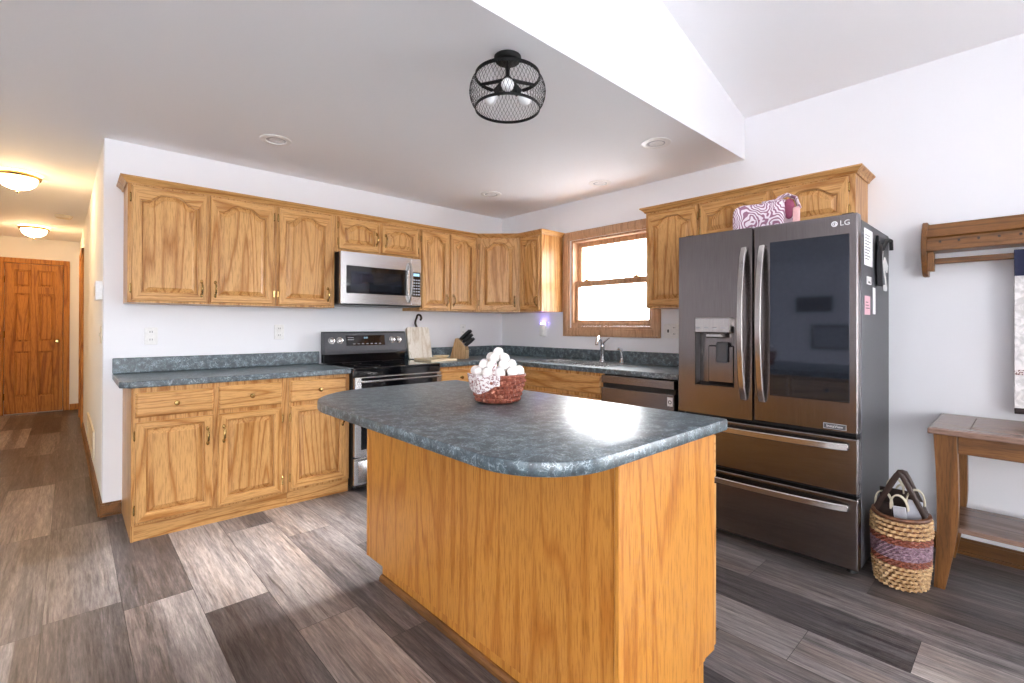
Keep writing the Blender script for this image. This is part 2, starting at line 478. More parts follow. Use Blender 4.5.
def wloc(o): return V3(o['_o'])
def tag(o, label, cat, group=None):
    o['label'] = label; o['category'] = cat
    if group: o['group'] = group
    return o
def thing(name, label, cat, loc, group=None):
    o = bpy.data.objects.new(name, None); COL.objects.link(o)
    o.location = loc; o['_o'] = list(loc); o.empty_display_size = 0.1
    return tag(o, label, cat, group)
def struct(o):
    o['kind'] = 'structure'; return o
def sempty(name, loc):
    o = bpy.data.objects.new(name, None); COL.objects.link(o); o.location = loc; o['_o'] = list(loc)
    o.empty_display_size = 0.1
    return struct(o)

def wall_cells(mb, axis, t0, t1, a0, a1, z0, z1, holes):
    """slab with rectangular holes: axis 'x' -> slab spans y (a) and z; axis 'y' -> spans x; axis 'z' -> spans x and y"""
    As = sorted({a0, a1} | {h[0] for h in holes} | {h[1] for h in holes})
    Zs = sorted({z0, z1} | {h[2] for h in holes} | {h[3] for h in holes})
    for a, b in zip(As, As[1:]):
        for c, d in zip(Zs, Zs[1:]):
            ca, cz = (a+b)/2, (c+d)/2
            if any(h[0] < ca < h[1] and h[2] < cz < h[3] for h in holes): continue
            if axis == 'x': mb.box(t0, t1, a, b, c, d)
            elif axis == 'y': mb.box(a, b, t0, t1, c, d)
            else: mb.box(a, b, c, d, t0, t1)
    return mb

def text(name, s_, parent, org, right, up, size, mat, align='CENTER', depth=0.0003):
    cu = bpy.data.curves.new(name, 'FONT'); cu.body = s_; cu.size = size
    cu.align_x = align; cu.align_y = 'CENTER'; cu.extrude = depth
    tmp = bpy.data.objects.new('tmp', cu); COL.objects.link(tmp)
    bpy.context.view_layer.update()
    me = bpy.data.meshes.new_from_object(tmp.evaluated_get(bpy.context.evaluated_depsgraph_get()))
    bpy.data.objects.remove(tmp); bpy.data.curves.remove(cu)
    me.name = name; me.materials.clear(); me.materials.append(M[mat])
    o = bpy.data.objects.new(name, me); COL.objects.link(o)
    r = V3(right).normalized(); u = V3(up).normalized(); n = r.cross(u)
    mt = Matrix.Identity(4); p = V3(org) - wloc(parent)
    for i in range(3): mt[i][0] = r[i]; mt[i][1] = u[i]; mt[i][2] = n[i]; mt[i][3] = p[i]
    o.parent = parent; o.matrix_local = mt; o['_o'] = list(org)
    return o

# ------------------------------------------------------------------ room shell
XL = -3.428
HC = 2.44
YS = -2.65
VS = 0.277                       # vault slope
def hallx(y): return XL - 0.062*y/5.4

# floor: one face per plank carrying its own tone
def build_floor():
    rnd = random.Random(11)
    bm = bmesh.new()
    ly = bm.faces.layers.float.new('tone')
    W, L, G = 0.254, 1.22, 0.0011
    x = -3.41 - 20*W
    force = {}
    ends = {0: -1.40, 1: -1.66, 2: -2.045, 8: -3.76}
    tones = {}
    k = -20
    while x < 0.16:
        y = -8.0 - rnd.random()*L
        if k in ends: y = ends[k] - 6*L
        while y < 5.5:
            y0, y1 = max(y, -8.0), min(y+L, 5.5)
            if y1 > y0+0.01:
                tone = rnd.choice([0.10, 0.18, 0.26, 0.34, 0.44, 0.56, 0.22, 0.30, 0.16]) + rnd.uniform(-0.04, 0.04)
                ym = (y0+y1)/2
                for kk, ya, yb, tv in FORCE:
                    if kk == k and ya < ym < yb: tone = tv
                x0, x1 = x, min(x+W, 0.16)
                # two to three strips in each plank, close in tone
                ns = rnd.choice([2, 2, 3]); cuts = [0] + sorted(rnd.uniform(0.25, 0.75) for _ in range(ns-1)) + [1]
                for c0, c1 in zip(cuts, cuts[1:]):
                    tt = tone + rnd.uniform(-0.11, 0.11)
                    xa = x0+(x1-x0)*c0 + (G if c0 == 0 else 0); xb = x0+(x1-x0)*c1 - (G if c1 == 1 else 0)
                    vs = [bm.verts.new(p) for p in ((xa, y0+G, 0), (xb, y0+G, 0), (xb, y1-G, 0), (xa, y1-G, 0))]
                    f = bm.faces.new(vs); f[ly] = max(0.02, min(0.95, tt))
            y += L
        x += W; k += 1
    # sub-floor just below shows as the dark joints
    vs = [bm.verts.new(p) for p in ((-8, -8, -0.0015), (0.16, -8, -0.0015), (0.16, 5.5, -0.0015), (-8, 5.5, -0.0015))]
    f = bm.faces.new(vs); f[ly] = 0.05
    vs2 = [bm.verts.new(p) for p in ((-8, -8, -0.1), (-8, 5.5, -0.1), (0.16, 5.5, -0.1), (0.16, -8, -0.1))]
    f = bm.faces.new(vs2); f[ly] = 0.05
    me = bpy.data.meshes.new('floor'); bm.to_mesh(me); bm.free(); me.materials.append(M['floor'])
    o = bpy.data.objects.new('floor', me); COL.objects.link(o); struct(o)
# (column, y range of the plank's middle, tone): columns counted from the plank edge at x=-3.41
FORCE = [(0, -1.4, 0.0, 0.20), (1, -1.66, 0.0, 0.55), (2, -2.0, -0.6, 0.62), (3, -2.6, -1.0, 0.42), (4, -2.6, -0.4, 0.30),
         (0, -2.7, -1.4, 0.48), (1, -2.9, -1.66, 0.26), (2, -3.3, -2.0, 0.56), (-1, -1.5, -0.2, 0.46), (-1, -3, -1.5, 0.24), (-2, -1.6, 0, 0.28), (-2, -3.2, -1.6, 0.40),
         (8, -3.76, -2.5, 0.12), (8, -5.0, -3.76, 0.62), (7, -5, -2, 0.40), (9, -5, -2, 0.42), (10, -5, -2, 0.22), (11, -5, -2, 0.30)]
build_floor()

wb = MB().box(XL, 0.15, 0.0, 0.12, -0.1, HC); struct(wb.build('wall_back', 'wall'))
ww = wall_cells(MB(), 'x', 0.0, 0.15, -8.15, 0.0, -0.1, 2.74, [KW, PD]); struct(ww.build('wall_window', 'wall'))
wr = MB().prism([(XL-0.0014, 0.12), (hallx(5.4), 5.4), (-3.25, 5.4), (-3.25, 0.12)], -0.1, HC); struct(wr.build('wall_hall_right', 'hall_wall'))
struct(MB().box(-4.75, -3.25, 5.4, 5.52, -0.1, HC).build('wall_hall_end', 'hall_wall'))
struct(MB().box(-4.75, -4.65, 0.3, 5.4, -0.1, HC).build('wall_hall_left', 'hall_wall'))
struct(wall_cells(MB(), 'y', 0.3, 0.42, -8.15, -4.75, -0.1, HC, []).build('wall_living', 'wall'))
wl = wall_cells(MB(), 'x', -8.15, -8.0, -8.15, 0.42, -0.1, 3.0, [LW]); struct(wl.build('wall_left', 'wall'))
wre = wall_cells(MB(), 'y', -8.15, -8.0, -8.0, 0.0, -0.1, 2.74, RW)
wre.prism([(-8.0, 2.74), (0.0, 2.74), (-4.0, 2.74+4*VS)], -8.15, -8.0, 'xz'); struct(wre.build('wall_rear', 'wall'))
cl = MB().box(-8.0, 0.0, YS+0.001, 0.0, HC, HC+0.08)
cl.box(-8.0, -3.25, 0.0, 5.4, HC, HC+0.08); struct(cl.build('ceiling', 'ceiling'))
sf = MB().prism([(-8.0, HC+0.0005), (0.0, HC+0.0005), (0.0, 2.74), (-4.0, 2.74+4*VS), (-8.0, 2.74)], YS, YS+0.06, 'xz'); struct(sf.build('wall_soffit', 'wall'))
vc = MB().prism([(0.0, 2.74), (-4.0, 2.74+4*VS), (-8.0, 2.74), (-8.0, 2.84), (-4.0, 2.84+4*VS), (0.0, 2.84)], -8.0, YS, 'xz')
struct(vc.build('ceiling_vault', 'ceiling'))

struct(MB().box(0.16, 9.0, -14.0, 6.0, -0.35, -0.2).box(-14.0, 0.16, -20.0, -8.16, -0.35, -0.2).build('ground', 'lawn'))
struct(MB().box(0.15, 2.6, -8.2, -4.6, 2.5, 2.6).build('ceiling_sun_block', 'wall'))  # unseen slab added above the patio door to keep the sun out
def base_prof(mb, pts, h=0.085, t=0.013):
    """skirting along a polyline, room on the left of the direction of travel"""
    for a, b in zip(pts, pts[1:]):
        a, b = V3((a[0], a[1], 0)), V3((b[0], b[1], 0)); d = (b-a).normalized(); n = V3((-d.y, d.x, 0))
        q = [a, b, b+n*t, a+n*t]
        mb.prism([(p.x, p.y) for p in q], 0.0, h-0.012)
        q = [a, b, b+n*t*0.6, a+n*t*0.6]
        mb.prism([(p.x, p.y) for p in q], h-0.012, h)
        q = [a+n*t, b+n*t, b+n*(t+0.01), a+n*(t+0.01)]
        mb.prism([(p.x, p.y) for p in q], 0.0, 0.016)
    return mb
struct(base_prof(MB(), [(hallx(3.55), 3.55), (XL, -0.0)][::-1]).build('baseboard_hall', 'rustic_y'))
struct(base_prof(MB(), [(XL-0.013, 0.0), (-3.332, 0.0)][::-1]).build('baseboard_back', 'rustic_y'))
struct(base_prof(MB(), [(0, -3.2), (0, -4.84)][::-1]).build('baseboard_window', 'rustic_y'))
struct(base_prof(MB(), [(-3.49, 5.4), (-3.592, 5.4)]).build('baseboard_end', 'door_oak'))

# kitchen window
win = sempty('window_1', (0.0, -1.455, 1.14))
y0, y1, z0, z1 = -1.985, -0.925, 1.135, 2.145
def frame(mb, a0, a1, b0, b1, w, x0, x1, bev=0.004):
    """rectangular ring in the y-z plane"""
    mb.box(x0, x1, a0, a0+w, b0, b1, bev); mb.box(x0, x1, a1-w, a1, b0, b1, bev)
    mb.box(x0, x1, a0+w, a1-w, b0, b0+w, bev); mb.box(x0, x1, a0+w, a1-w, b1-w, b1, bev)
    return mb
fm = frame(MB(), y0, y1, z0, z1, 0.082, -0.019, -0.0005)
frame(fm, y0+0.012, y1-0.012, z0+0.012, z1-0.012, 0.05, -0.025, -0.015, 0.003)
fm.build('casing', 'trim_z', win)
jm = frame(MB(), KW[0], KW[1], KW[2], KW[3], 0.018, 0.0, 0.13, 0.0)
jm.box(0.0, 0.0345, KW[0]+0.0185, KW[1]-0.0185, KW[2]+0.0182, KW[2]+0.05, 0.004)
jm.build('jamb', 'trim_z', win)
lo = frame(MB(), KW[0]+0.0185, KW[1]-0.0185, KW[2]+0.0185, 1.665, 0.036, 0.035, 0.065)
lo.box(0.036, 0.064, KW[0]+0.05, KW[1]-0.05, KW[2]+0.05, KW[2]+0.075, 0.003).box(0.036, 0.064, KW[0]+0.05, KW[1]-0.05, 1.612, 1.634, 0.003)
ls = lo.build('lower_sash', 'trim_z', win)
MB().box(0.049, 0.052, KW[0]+0.06, KW[1]-0.06, KW[2]+0.07, 1.615).build('pane', 'glass', ls)
us = frame(MB(), KW[0]+0.0185, KW[1]-0.0185, 1.615, KW[3]-0.0185, 0.045, 0.075, 0.105).build('upper_sash', 'trim_z', win)
MB().box(0.089, 0.092, KW[0]+0.056, KW[1]-0.056, 1.655, KW[3]-0.056).build('pane', 'glass', us)
for yy in (-1.17, -1.72):
    lk = MB().box(0.028, 0.058, yy-0.03, yy+0.03, 1.6655, 1.675, 0.003).lathe([(0.0, 0.0), (0.012, 0.0), (0.012, 0.012), (0, 0.014)], (0.044, yy, 1.675), 12)
    lk.build('sash_lock', 'brass', ls)
# patio door and the added fill windows: plain frames around their glass
def simple_window(name, axis, h, pos, n=2):
    e = sempty(name, {'x': (pos, (h[0]+h[1])/2, h[2]), 'y': ((h[0]+h[1])/2, pos, h[2])}[axis])
    mb = MB(); w = 0.06
    for i in range(n+1):
        a = h[0] + (h[1]-h[0]-w)*i/n
        mb.box(pos-0.04, pos+0.04, a, a+w, h[2], h[3]) if axis == 'x' else mb.box(a, a+w, pos-0.04, pos+0.04, h[2], h[3])
    for b in (h[2], h[3]-w):
        mb.box(pos-0.035, pos+0.035, h[0], h[1], b, b+w) if axis == 'x' else mb.box(h[0], h[1], pos-0.035, pos+0.035, b, b+w)
    mb.build('frame', 'white_plastic', e)
    g = MB()
    g.box(pos-0.003, pos+0.003, h[0]+0.05, h[1]-0.05, h[2]+0.05, h[3]-0.05) if axis == 'x' else g.box(h[0]+0.05, h[1]-0.05, pos-0.003, pos+0.003, h[2]+0.05, h[3]-0.05)
    g.build('pane', 'glass', e)
simple_window('door_3', 'x', PD, 0.075)
for i, w in enumerate(RW): simple_window('window_%d' % (i+2), 'y', w, -8.075)
simple_window('window_4', 'x', LW, -8.075, 2)

# hall end door (six panels) and the door in the hall's right wall
d1 = sempty('door_1', (-3.96, 5.4, 0))
dx0, dx1, dz0, dz1 = -4.245, -3.665, 0.012, 2.075
slab = MB()
st = 0.095
slab.box(dx0, dx1, 5.385, 5.399, dz0, dz1)
xm = (dx0+dx1)/2
rails = [(dz0, 0.24), (0.86, 1.0), (1.66, 1.76), (1.985, dz1)]
for a, b in ((dx0, dx0+st), (dx1-st, dx1), (xm-0.04, xm+0.04)): slab.box(a, b, 5.367, 5.386, dz0, dz1, 0.004)
for a, b in rails: slab.box(dx0, dx1, 5.3675, 5.386, a, b, 0.004)
slab = slab.build('slab', 'door_oak', d1)
pn = MB()
for (za, zb) in ((0.24, 0.86), (1.0, 1.66), (1.76, 1.985)):
    for a, b in ((dx0+st, xm-0.04), (xm+0.04, dx1-st)):
        pn.box(a+0.018, b-0.018, 5.372, 5.3855, za+0.018, zb-0.018, 0.009)
pn.build('raised_panel', 'door_oak', slab)
kb = MB().lathe([(0.0, -0.062), (0.02, -0.060), (0.027, -0.046), (0.022, -0.03), (0.011, -0.022), (0.011, -0.008), (0.026, -0.006), (0.028, 0)], (-3.722, 5.366, 1.0), 20, 'y')
kb.build('door_knob', 'brass', d1, True)
cs = MB().box(dx0-0.075, dx0-0.004, 5.378, 5.3995, 0, 2.15, 0.004).box(dx1+0.004, dx1+0.07, 5.378, 5.3995, 0, 2.15, 0.004).box(dx0-0.075, dx1+0.07, 5.376, 5.3995, 2.08, 2.15, 0.004)
cs.build('casing', 'door_oak', d1)
hg = MB()
for zz in (0.25, 1.1, 1.85): hg.tube([(dx0-0.003, 5.363, zz-0.045), (dx0-0.003, 5.363, zz+0.045)], 0.007, 8)
hg.build('hinge', 'brass', d1)
d2 = sempty('door_2', (hallx(4.1), 4.1, 0))
cs = MB()
for (a, b, zz0, zz1) in ((3.60, 3.67, 0, 2.15), (4.55, 4.62, 0, 2.15), (3.60, 4.62, 2.08, 2.15)):
    cs.prism([(hallx(a)-0.022, a), (hallx(b)-0.022, b), (hallx(b)-0.0005, b), (hallx(a)-0.0005, a)], zz0, zz1)
cs.build('casing', 'door_oak', d2)
sl = MB().prism([(hallx(3.67)-0.012, 3.67), (hallx(4.55)-0.012, 4.55), (hallx(4.55)-0.0005, 4.55), (hallx(3.67)-0.0005, 3.67)], 0.012, 2.08)
sl.build('slab', 'door_oak', d2)

# pictures on the far left wall, mirrored in the fridge glass
for (ya, yb, za, zb, lab) in ((-1.66, -1.08, 1.50, 1.78, 'long dark framed picture, the upper one mirrored in the fridge glass'), (-1.93, -1.33, 0.82, 1.27, 'dark framed print, the lower one mirrored in the fridge glass')):
    t = thing('framed_picture', lab, 'picture', (-7.99, (ya+yb)/2, za))
    frame(MB(), ya, yb, za, zb, 0.04, -7.9995, -7.97, 0.003).build('frame', 'black_metal', t)
    MB().box(-7.9995, -7.985, ya+0.04, yb-0.04, za+0.04, zb-0.04).build('print', 'dark_side' if za > 1.4 else 'grey_text', t)

# ------------------------------------------------------------------ cabinet fronts
class Face:
    """a vertical plane: origin, width direction u, outward normal n"""
    def __init__(s, org, u, n): s.o = V3(org); s.u = V3(u).normalized(); s.n = V3(n).normalized()
    def p(s, a, z, w): return s.o + s.u*a + s.n*w + V3((0, 0, z))
FB = lambda y: Face((0, y, 0), (1, 0, 0), (0, -1, 0))        # faces the room from the back wall, a = x
FW = lambda x: Face((x, 0, 0), (0, -1, 0), (-1, 0, 0))       # faces the room from the window wall, a = -y

def loop_pts(a0, a1, z0, z1, arch, n=26, shoulder=0.05):
    """rect loop with a cathedral arch on top; starts bottom-left; arch = rise of the middle over the shoulders"""
    pts = [(a0, z0), (a1, z0)]
    for i in range(n+1):
        s = i/n
        e = min(s, 1-s); q = min(1, max(0, (e-0.07)/0.30))
        h = arch*(0.90*q*q*(3-2*q) + 0.10*math.sin(PI*s)**2) if arch else 0
        pts.append((a1+(a0-a1)*s, z1-arch+h))
    return pts
def outer_pts(a0, a1, z0, z1, n=26):
    return [(a0, z0), (a1, z0)] + [(a1+(a0-a1)*i/n, z1) for i in range(n+1)]

def strips(b, F, loops, fill_last=False, fill_first=False, rails=0):
    rows = [[b.verts.new(F.p(a, z, w)) for a, z in pts] for pts, w in loops]
    n = len(rows[0])
    for A, B in zip(rows, rows[1:]):
        for k in range(n):
            f = b.faces.new((A[k], A[(k+1) % n], B[(k+1) % n], B[k]))
            if rails and (k == 0 or 2 <= k < n-1): f.material_index = 1
    if fill_last: b.faces.new(rows[-1])
    if fill_first: b.faces.new(rows[0][::-1])

def handle_mesh(F, a, z, L=0.098, w0=0.02):
    """arched brass pull with flared feet, standing vertically"""
    mb = MB(); pts = []; rs = []
    for i in range(13):
        s = i/12; q = math.sin(PI*s)
        pts.append(F.p(a, z + L*(s-0.5)*0.92, w0 + 0.004 + 0.024*q**0.6))
        rs.append(0.0045 + 0.0022*math.sin(PI*s)**4 + (0.002 if i in (3, 9) else 0))
    mb.tube(pts, rs, 8)
    for sg in (-1, 1):
        c = F.p(a, z+sg*L*0.46, w0)
        mb.ball(c, 0.009, (1, 1, 1.5), 10, 8)
    return mb
def knob_mesh(F, a, z, w0=0.02):
    ax = 'y' if abs(F.n.y) > 0.9 else 'x'
    sg = F.n.y if ax == 'y' else F.n.x
    prof = [(0.011, 0.0), (0.0075, 0.004), (0.006, 0.012), (0.012, 0.017), (0.0145, 0.022), (0.012, 0.027), (0, 0.029)]
    return MB().lathe([(r, h*sg) for r, h in prof], F.p(a, z, w0), 16, ax)
def hinge_mesh(F, a, z, w0=0.021):
    mb = MB()
    mb.tube([F.p(a, z-0.022, w0-0.012), F.p(a, z+0.022, w0-0.012)], 0.005, 8)
    mb.tube([F.p(a, z-0.03, w0-0.014), F.p(a, z-0.022, w0-0.012)], [0.002, 0.005], 8)
    mb.tube([F.p(a, z+0.022, w0-0.012), F.p(a, z+0.03, w0-0.014)], [0.005, 0.002], 8)
    return mb

T = 0.02
def door_front(F, a0, a1, z0, z1, parent, arch=0.0, st=0.052, handle=None, hz=None, hinge=None, label=None):
    """raised-panel door; a0<a1; handle/hinge sides are -1 (low a) or +1"""
    n = 26
    O = lambda i: outer_pts(a0+i, a1-i, z0+i, z1-i, n)
    I = lambda i: loop_pts(a0+st+i, a1-st-i, z0+st+i, z1-st*0.78-i, arch, n)
    b = bmesh.new()
    strips(b, F, [(O(0), 0.0005), (O(0), T-0.006), (O(0.005), T), (I(-0.006), T), (I(-0.002), T-0.004), (I(0.0), T-0.005), (I(0.0), 0.002)], rails=1)
    b.faces.new([b.verts.new(F.p(a, z, 0.002)) for a, z in I(-0.001)])
    bmesh.ops.recalc_face_normals(b, faces=b.faces)
    mb = MB(); mb._merge(b)
    d = mb.build('door', 'oak_z', parent, mats=['oak_z', 'oak_x' if abs(F.u.x) > 0.5 else 'oak_y'])
    b = bmesh.new()
    strips(b, F, [(I(0.0055), 0.0025), (I(0.0055), 0.004), (I(0.030), T-0.004), (I(0.032), T-0.002), (I(0.034), T-0.002)], fill_last=True)
    bmesh.ops.recalc_face_normals(b, faces=b.faces)
    mb = MB(); mb._merge(b)
    mb.build('raised_panel', 'oak_z', d)
    if handle:
        a = a1-0.030 if handle > 0 else a0+0.030
        zz = hz if hz is not None else z0+0.10
        handle_mesh(F, a, zz).build('handle', 'brass', d, True)
    if hinge:
        a = a1+0.004 if hinge > 0 else a0-0.004
        H = z1-z0
        for zz in ((z0+0.075, z1-0.075) if H > 0.4 else (z0+0.06, z1-0.06)):
            hinge_mesh(F, a, zz).build('hinge', 'brass', d, True)
    return d
def drawer_front(F, a0, a1, z0, z1, parent, knob=True, mat='oak_x'):
    O = lambda i: outer_pts(a0+i, a1-i, z0+i, z1-i, 2)
    b = bmesh.new()
    strips(b, F, [(O(0), 0.0005), (O(0), T-0.009), (O(0.004), T-0.004), (O(0.010), T)], fill_last=True)
    bmesh.ops.recalc_face_normals(b, faces=b.faces)
    mb = MB(); mb._merge(b)
    d = mb.build('drawer', mat, parent)
    if knob: knob_mesh(F, (a0+a1)/2, (z0+z1)/2).build('knob', 'brass', d, True)
    return d

CT, CB = 0.914, 0.876       # counter top and its underside
# base cabinets, left of the range
F1 = FB(-0.61)
c = thing('base_cabinet', 'oak base cabinet with two doors and two drawers at the left end by the hall', 'cabinet', (-2.91, -0.305, 0))
b = MB().box(-3.33, -2.489, -0.61, -0.003, 0.095, CB-0.001, 0.001).box(-3.33, -3.315, -0.60, -0.003, 0.0, 0.096).build('carcass', 'oak_z', c)
MB().box(-3.322, -2.489, -0.595, -0.02, 0.0, 0.0945).build('toe_board', 'oak_x', c)
drawer_front(F1, -3.312, -2.93, 0.705, 0.846, c); drawer_front(F1, -2.903, -2.532, 0.705, 0.85, c)
door_front(F1, -3.312, -2.932, 0.107, 0.678, c, 0, handle=1, hz=0.555, hinge=-1)
door_front(F1, -2.905, -2.530, 0.107, 0.678, c, 0, handle=-1, hz=0.555, hinge=1)
c = thing('base_cabinet', 'narrow oak base cabinet with one door and one drawer, just left of the range', 'cabinet', (-2.27, -0.305, 0))
MB().box(-2.487, -2.056, -0.61, -0.003, 0.095, CB-0.001, 0.001).build('carcass', 'oak_z', c)
MB().box(-2.487, -2.056, -0.595, -0.02, 0.0, 0.0945).build('toe_board', 'oak_x', c)
drawer_front(F1, -2.475, -2.085, 0.705, 0.852, c)
door_front(F1, -2.473, -2.083, 0.115, 0.678, c, 0, handle=1, hz=0.555, hinge=-1)
# right of the range
c = thing('base_cabinet', 'oak base cabinet to the right of the range under the cutting boards', 'cabinet', (-0.95, -0.305, 0))
MB().box(-1.268, -0.615, -0.61, -0.003, 0.095, CB-0.001).build('carcass', 'oak_z', c)
MB().box(-1.268, -0.615, -0.55, -0.02, 0.0, 0.0945).build('toe_board', 'oak_x', c)
drawer_front(F1, -1.245, -0.83, 0.705, 0.85, c)
door_front(F1, -1.245, -0.83, 0.115, 0.678, c, 0, handle=1, hz=0.555, hinge=-1)
F2 = FW(-0.61)
c = thing('sink_base_cabinet', 'oak sink base cabinet with plain false drawer front under the window', 'cabinet', (-0.305, -1.23, 0))
b = MB().box(-0.61, -0.59, -1.856, -0.615, 0.095, CB-0.001).box(-0.59, -0.003, -1.856, -1.84, 0.095, CB-0.001).box(-0.59, -0.02, -1.84, -0.615, 0.095, 0.115)
b.build('carcass', 'oak_z', c)
MB().box(-0.55, -0.02, -1.856, -0.62, 0.0, 0.0945).build('toe_board', 'oak_y', c)
drawer_front(F2, 1.03, 1.835, 0.71, 0.85, c, False, 'oak_y')
door_front(F2, 1.03, 1.42, 0.115, 0.678, c, 0, handle=1, hz=0.555, hinge=-1)
door_front(F2, 1.445, 1.835, 0.115, 0.678, c, 0, handle=-1, hz=0.555, hinge=1)

# wall cabinets
WB, WT = 1.372, 2.118
FU = FB(-0.305)
def wall_cab(label, x0, x1, zb, loc):
    c = thing('wall_cabinet', label, 'cabinet', loc)
    MB().box(x0, x1, -0.305, -0.003, zb, WT, 0.001).build('carcass', 'oak_z', c)
    return c
c = wall_cab('oak wall cabinet with two tall arched doors at the left end beside the hall', -3.33, -2.482, WB, (-2.9, -0.15, WB))
door_front(FU, -3.312, -2.916, 1.385, 2.095, c, 0.055, handle=1, hz=1.475, hinge=-1)
door_front(FU, -2.897, -2.500, 1.385, 2.095, c, 0.055, handle=-1, hz=1.475, hinge=1)
c = wall_cab('oak wall cabinet with a single tall arched door, left of the microwave', -2.48, -2.046, WB, (-2.26, -0.15, WB))
door_front(FU, -2.463, -2.075, 1.385, 2.095, c, 0.055, handle=1, hz=1.475, hinge=-1)
c = wall_cab('short oak wall cabinet with two small arched doors above the microwave', -2.044, -1.268, 1.822, (-1.65, -0.15, 1.822))
door_front(FU, -2.018, -1.665, 1.845, 2.095, c, 0.035, handle=1, hz=1.955, hinge=-1)
door_front(FU, -1.642, -1.290, 1.845, 2.095, c, 0.035, handle=-1, hz=1.955, hinge=1)
c = wall_cab('oak wall cabinet with two narrow arched doors, right of the microwave', -1.266, -0.612, WB, (-0.94, -0.15, WB))
door_front(FU, -1.252, -0.952, 1.385, 2.095, c, 0.05, handle=1, hz=1.475, hinge=-1)
door_front(FU, -0.932, -0.632, 1.385, 2.095, c, 0.05, handle=-1, hz=1.475, hinge=1)
c = thing('corner_cabinet', 'diagonal oak corner wall cabinet with one arched door', 'cabinet', (-0.3, -0.3, WB))
MB().prism([(-0.61, -0.003), (-0.003, -0.003), (-0.003, -0.61), (-0.306, -0.61), (-0.61, -0.306)], WB, WT).build('carcass', 'oak_z', c)
s2 = 1/math.sqrt(2)
FD = Face((-0.61, -0.306, 0), (s2, -s2, 0), (-s2, -s2, 0))
LD = 0.304*math.sqrt(2)
door_front(FD, 0.028, LD-0.02, 1.385, 2.095, c, 0.05, handle=1, hz=1.475, hinge=-1)
c = thing('wall_cabinet', 'narrow oak wall cabinet with its side panel next to the window', 'cabinet', (-0.15, -0.76, WB))
MB().box(-0.305, -0.003, -0.912, -0.612, WB, WT, 0.001).build('carcass', 'oak_z', c)
FV = FW(-0.305)
door_front(FV, 0.63, 0.893, 1.385, 2.095, c, 0.045, st=0.045, handle=1, hz=1.475, hinge=-1)
c = thing('wall_cabinet', 'oak wall cabinet with a full-height arched door between window and fridge', 'cabinet', (-0.15, -2.24, WB))
MB().box(-0.305, -0.003, -2.455, -2.03, WB, WT, 0.001).build('carcass', 'oak_z', c)
door_front(FV, 2.046, 2.445, 1.385, 2.095, c, 0.055, handle=None, hinge=1)
c = thing('wall_cabinet', 'short wide oak wall cabinet with two arched doors above the fridge', 'cabinet', (-0.15, -2.95, 1.83))
MB().box(-0.305, -0.003, -3.378, -2.457, 1.83, WT, 0.001).build('carcass', 'oak_z', c)
door_front(FV, 2.472, 2.915, 1.845, 2.095, c, 0.05, handle=None, hinge=-1)
door_front(FV, 2.942, 3.345, 1.845, 2.095, c, 0.05, handle=None, hinge=1)

def sweep(path, prof):
    """moulding along a 2-D path, outward side on the right of travel; mitred"""
    pts = [V3((p[0], p[1], 0)) for p in path]; N = len(pts); b = bmesh.new(); rows = []
    for i, p in enumerate(pts):
        nr = lambda d: V3((d.y, -d.x, 0))
        if i == 0: n = nr((pts[1]-p).normalized())
        elif i == N-1: n = nr((p-pts[i-1]).normalized())
        else:
            n1 = nr((p-pts[i-1]).normalized()); n2 = nr((pts[i+1]-p).normalized())
            n = n1+n2; n = n/(n.dot(n1))
        rows.append([b.verts.new(p + n*o + V3((0, 0, z))) for o, z in prof])
    k = len(prof)
    for A, B in zip(rows, rows[1:]):
        for j in range(k): b.faces.new((A[j], A[(j+1) % k], B[(j+1) % k], B[j]))
    b.faces.new(rows[0][::-1]); b.faces.new(rows[-1])
    bmesh.ops.recalc_face_normals(b, faces=b.faces)
    mb = MB(); mb._merge(b); return mb
CRP = [(-0.012, WT+0.001), (0.001, WT+0.001), (0.001, WT-0.012), (0.008, WT-0.012), (0.014, WT), (0.03, WT+0.014), (0.038, WT+0.02), (0.038, WT+0.028), (-0.012, WT+0.028)]
tag(sweep([(-3.33, -0.004), (-3.33, -0.305), (-0.61, -0.305), (-0.305, -0.61), (-0.305, -0.912), (-0.004, -0.912)], CRP).build('crown_moulding', 'oak_x'),
    'oak crown moulding along the top of the wall cabinets on the range wall', 'moulding')
tag(sweep([(-0.004, -2.03), (-0.305, -2.03), (-0.305, -3.378), (-0.004, -3.378)], CRP).build('crown_moulding', 'oak_y'),
    'oak crown moulding along the top of the cabinets above the fridge', 'moulding')

# ------------------------------------------------------------------ countertops
ct = thing('countertop', 'slate blue laminate countertop left of the range', 'countertop', (-2.7, -0.3, CB))
MB().prism([(-3.383, -0.003), (-3.383, -0.585), (-3.335, -0.636), (-2.054, -0.636), (-2.054, -0.003)], CB, CT, 'xy', 0.006).build('worktop', 'laminate', ct)
MB().box(-3.383, -2.054, -0.024, -0.003, CT+0.0005, 1.016, 0.004).build('backsplash', 'laminate', ct)
ct = thing('countertop', 'slate blue laminate L-shaped countertop around the sink corner', 'countertop', (-0.3, -0.9, CB))
SK = (-0.545, -0.125, -1.79, -1.00)     # sink cut-out x0,x1,y0,y1
cm = MB()
cm.box(-1.27, -0.0035, -0.636, -0.003, CB, CT, 0.005)
wall_cells(cm, 'z', CB, CT, -0.62, -0.0035, -2.555, -0.636, [SK])
cm.prism([(-0.636, CB+0.005), (-0.631, CB), (-0.62, CB), (-0.62, CT), (-0.631, CT), (-0.636, CT-0.005)], -2.555, -0.636, 'xz')
cm.build('worktop', 'laminate', ct)
MB().box(-1.27, -0.0035, -0.024, -0.003, CT+0.0005, 1.016, 0.004).box(-0.0245, -0.0035, -2.555, -0.024, CT+0.0005, 1.016, 0.004).build('backsplash', 'laminate', ct)

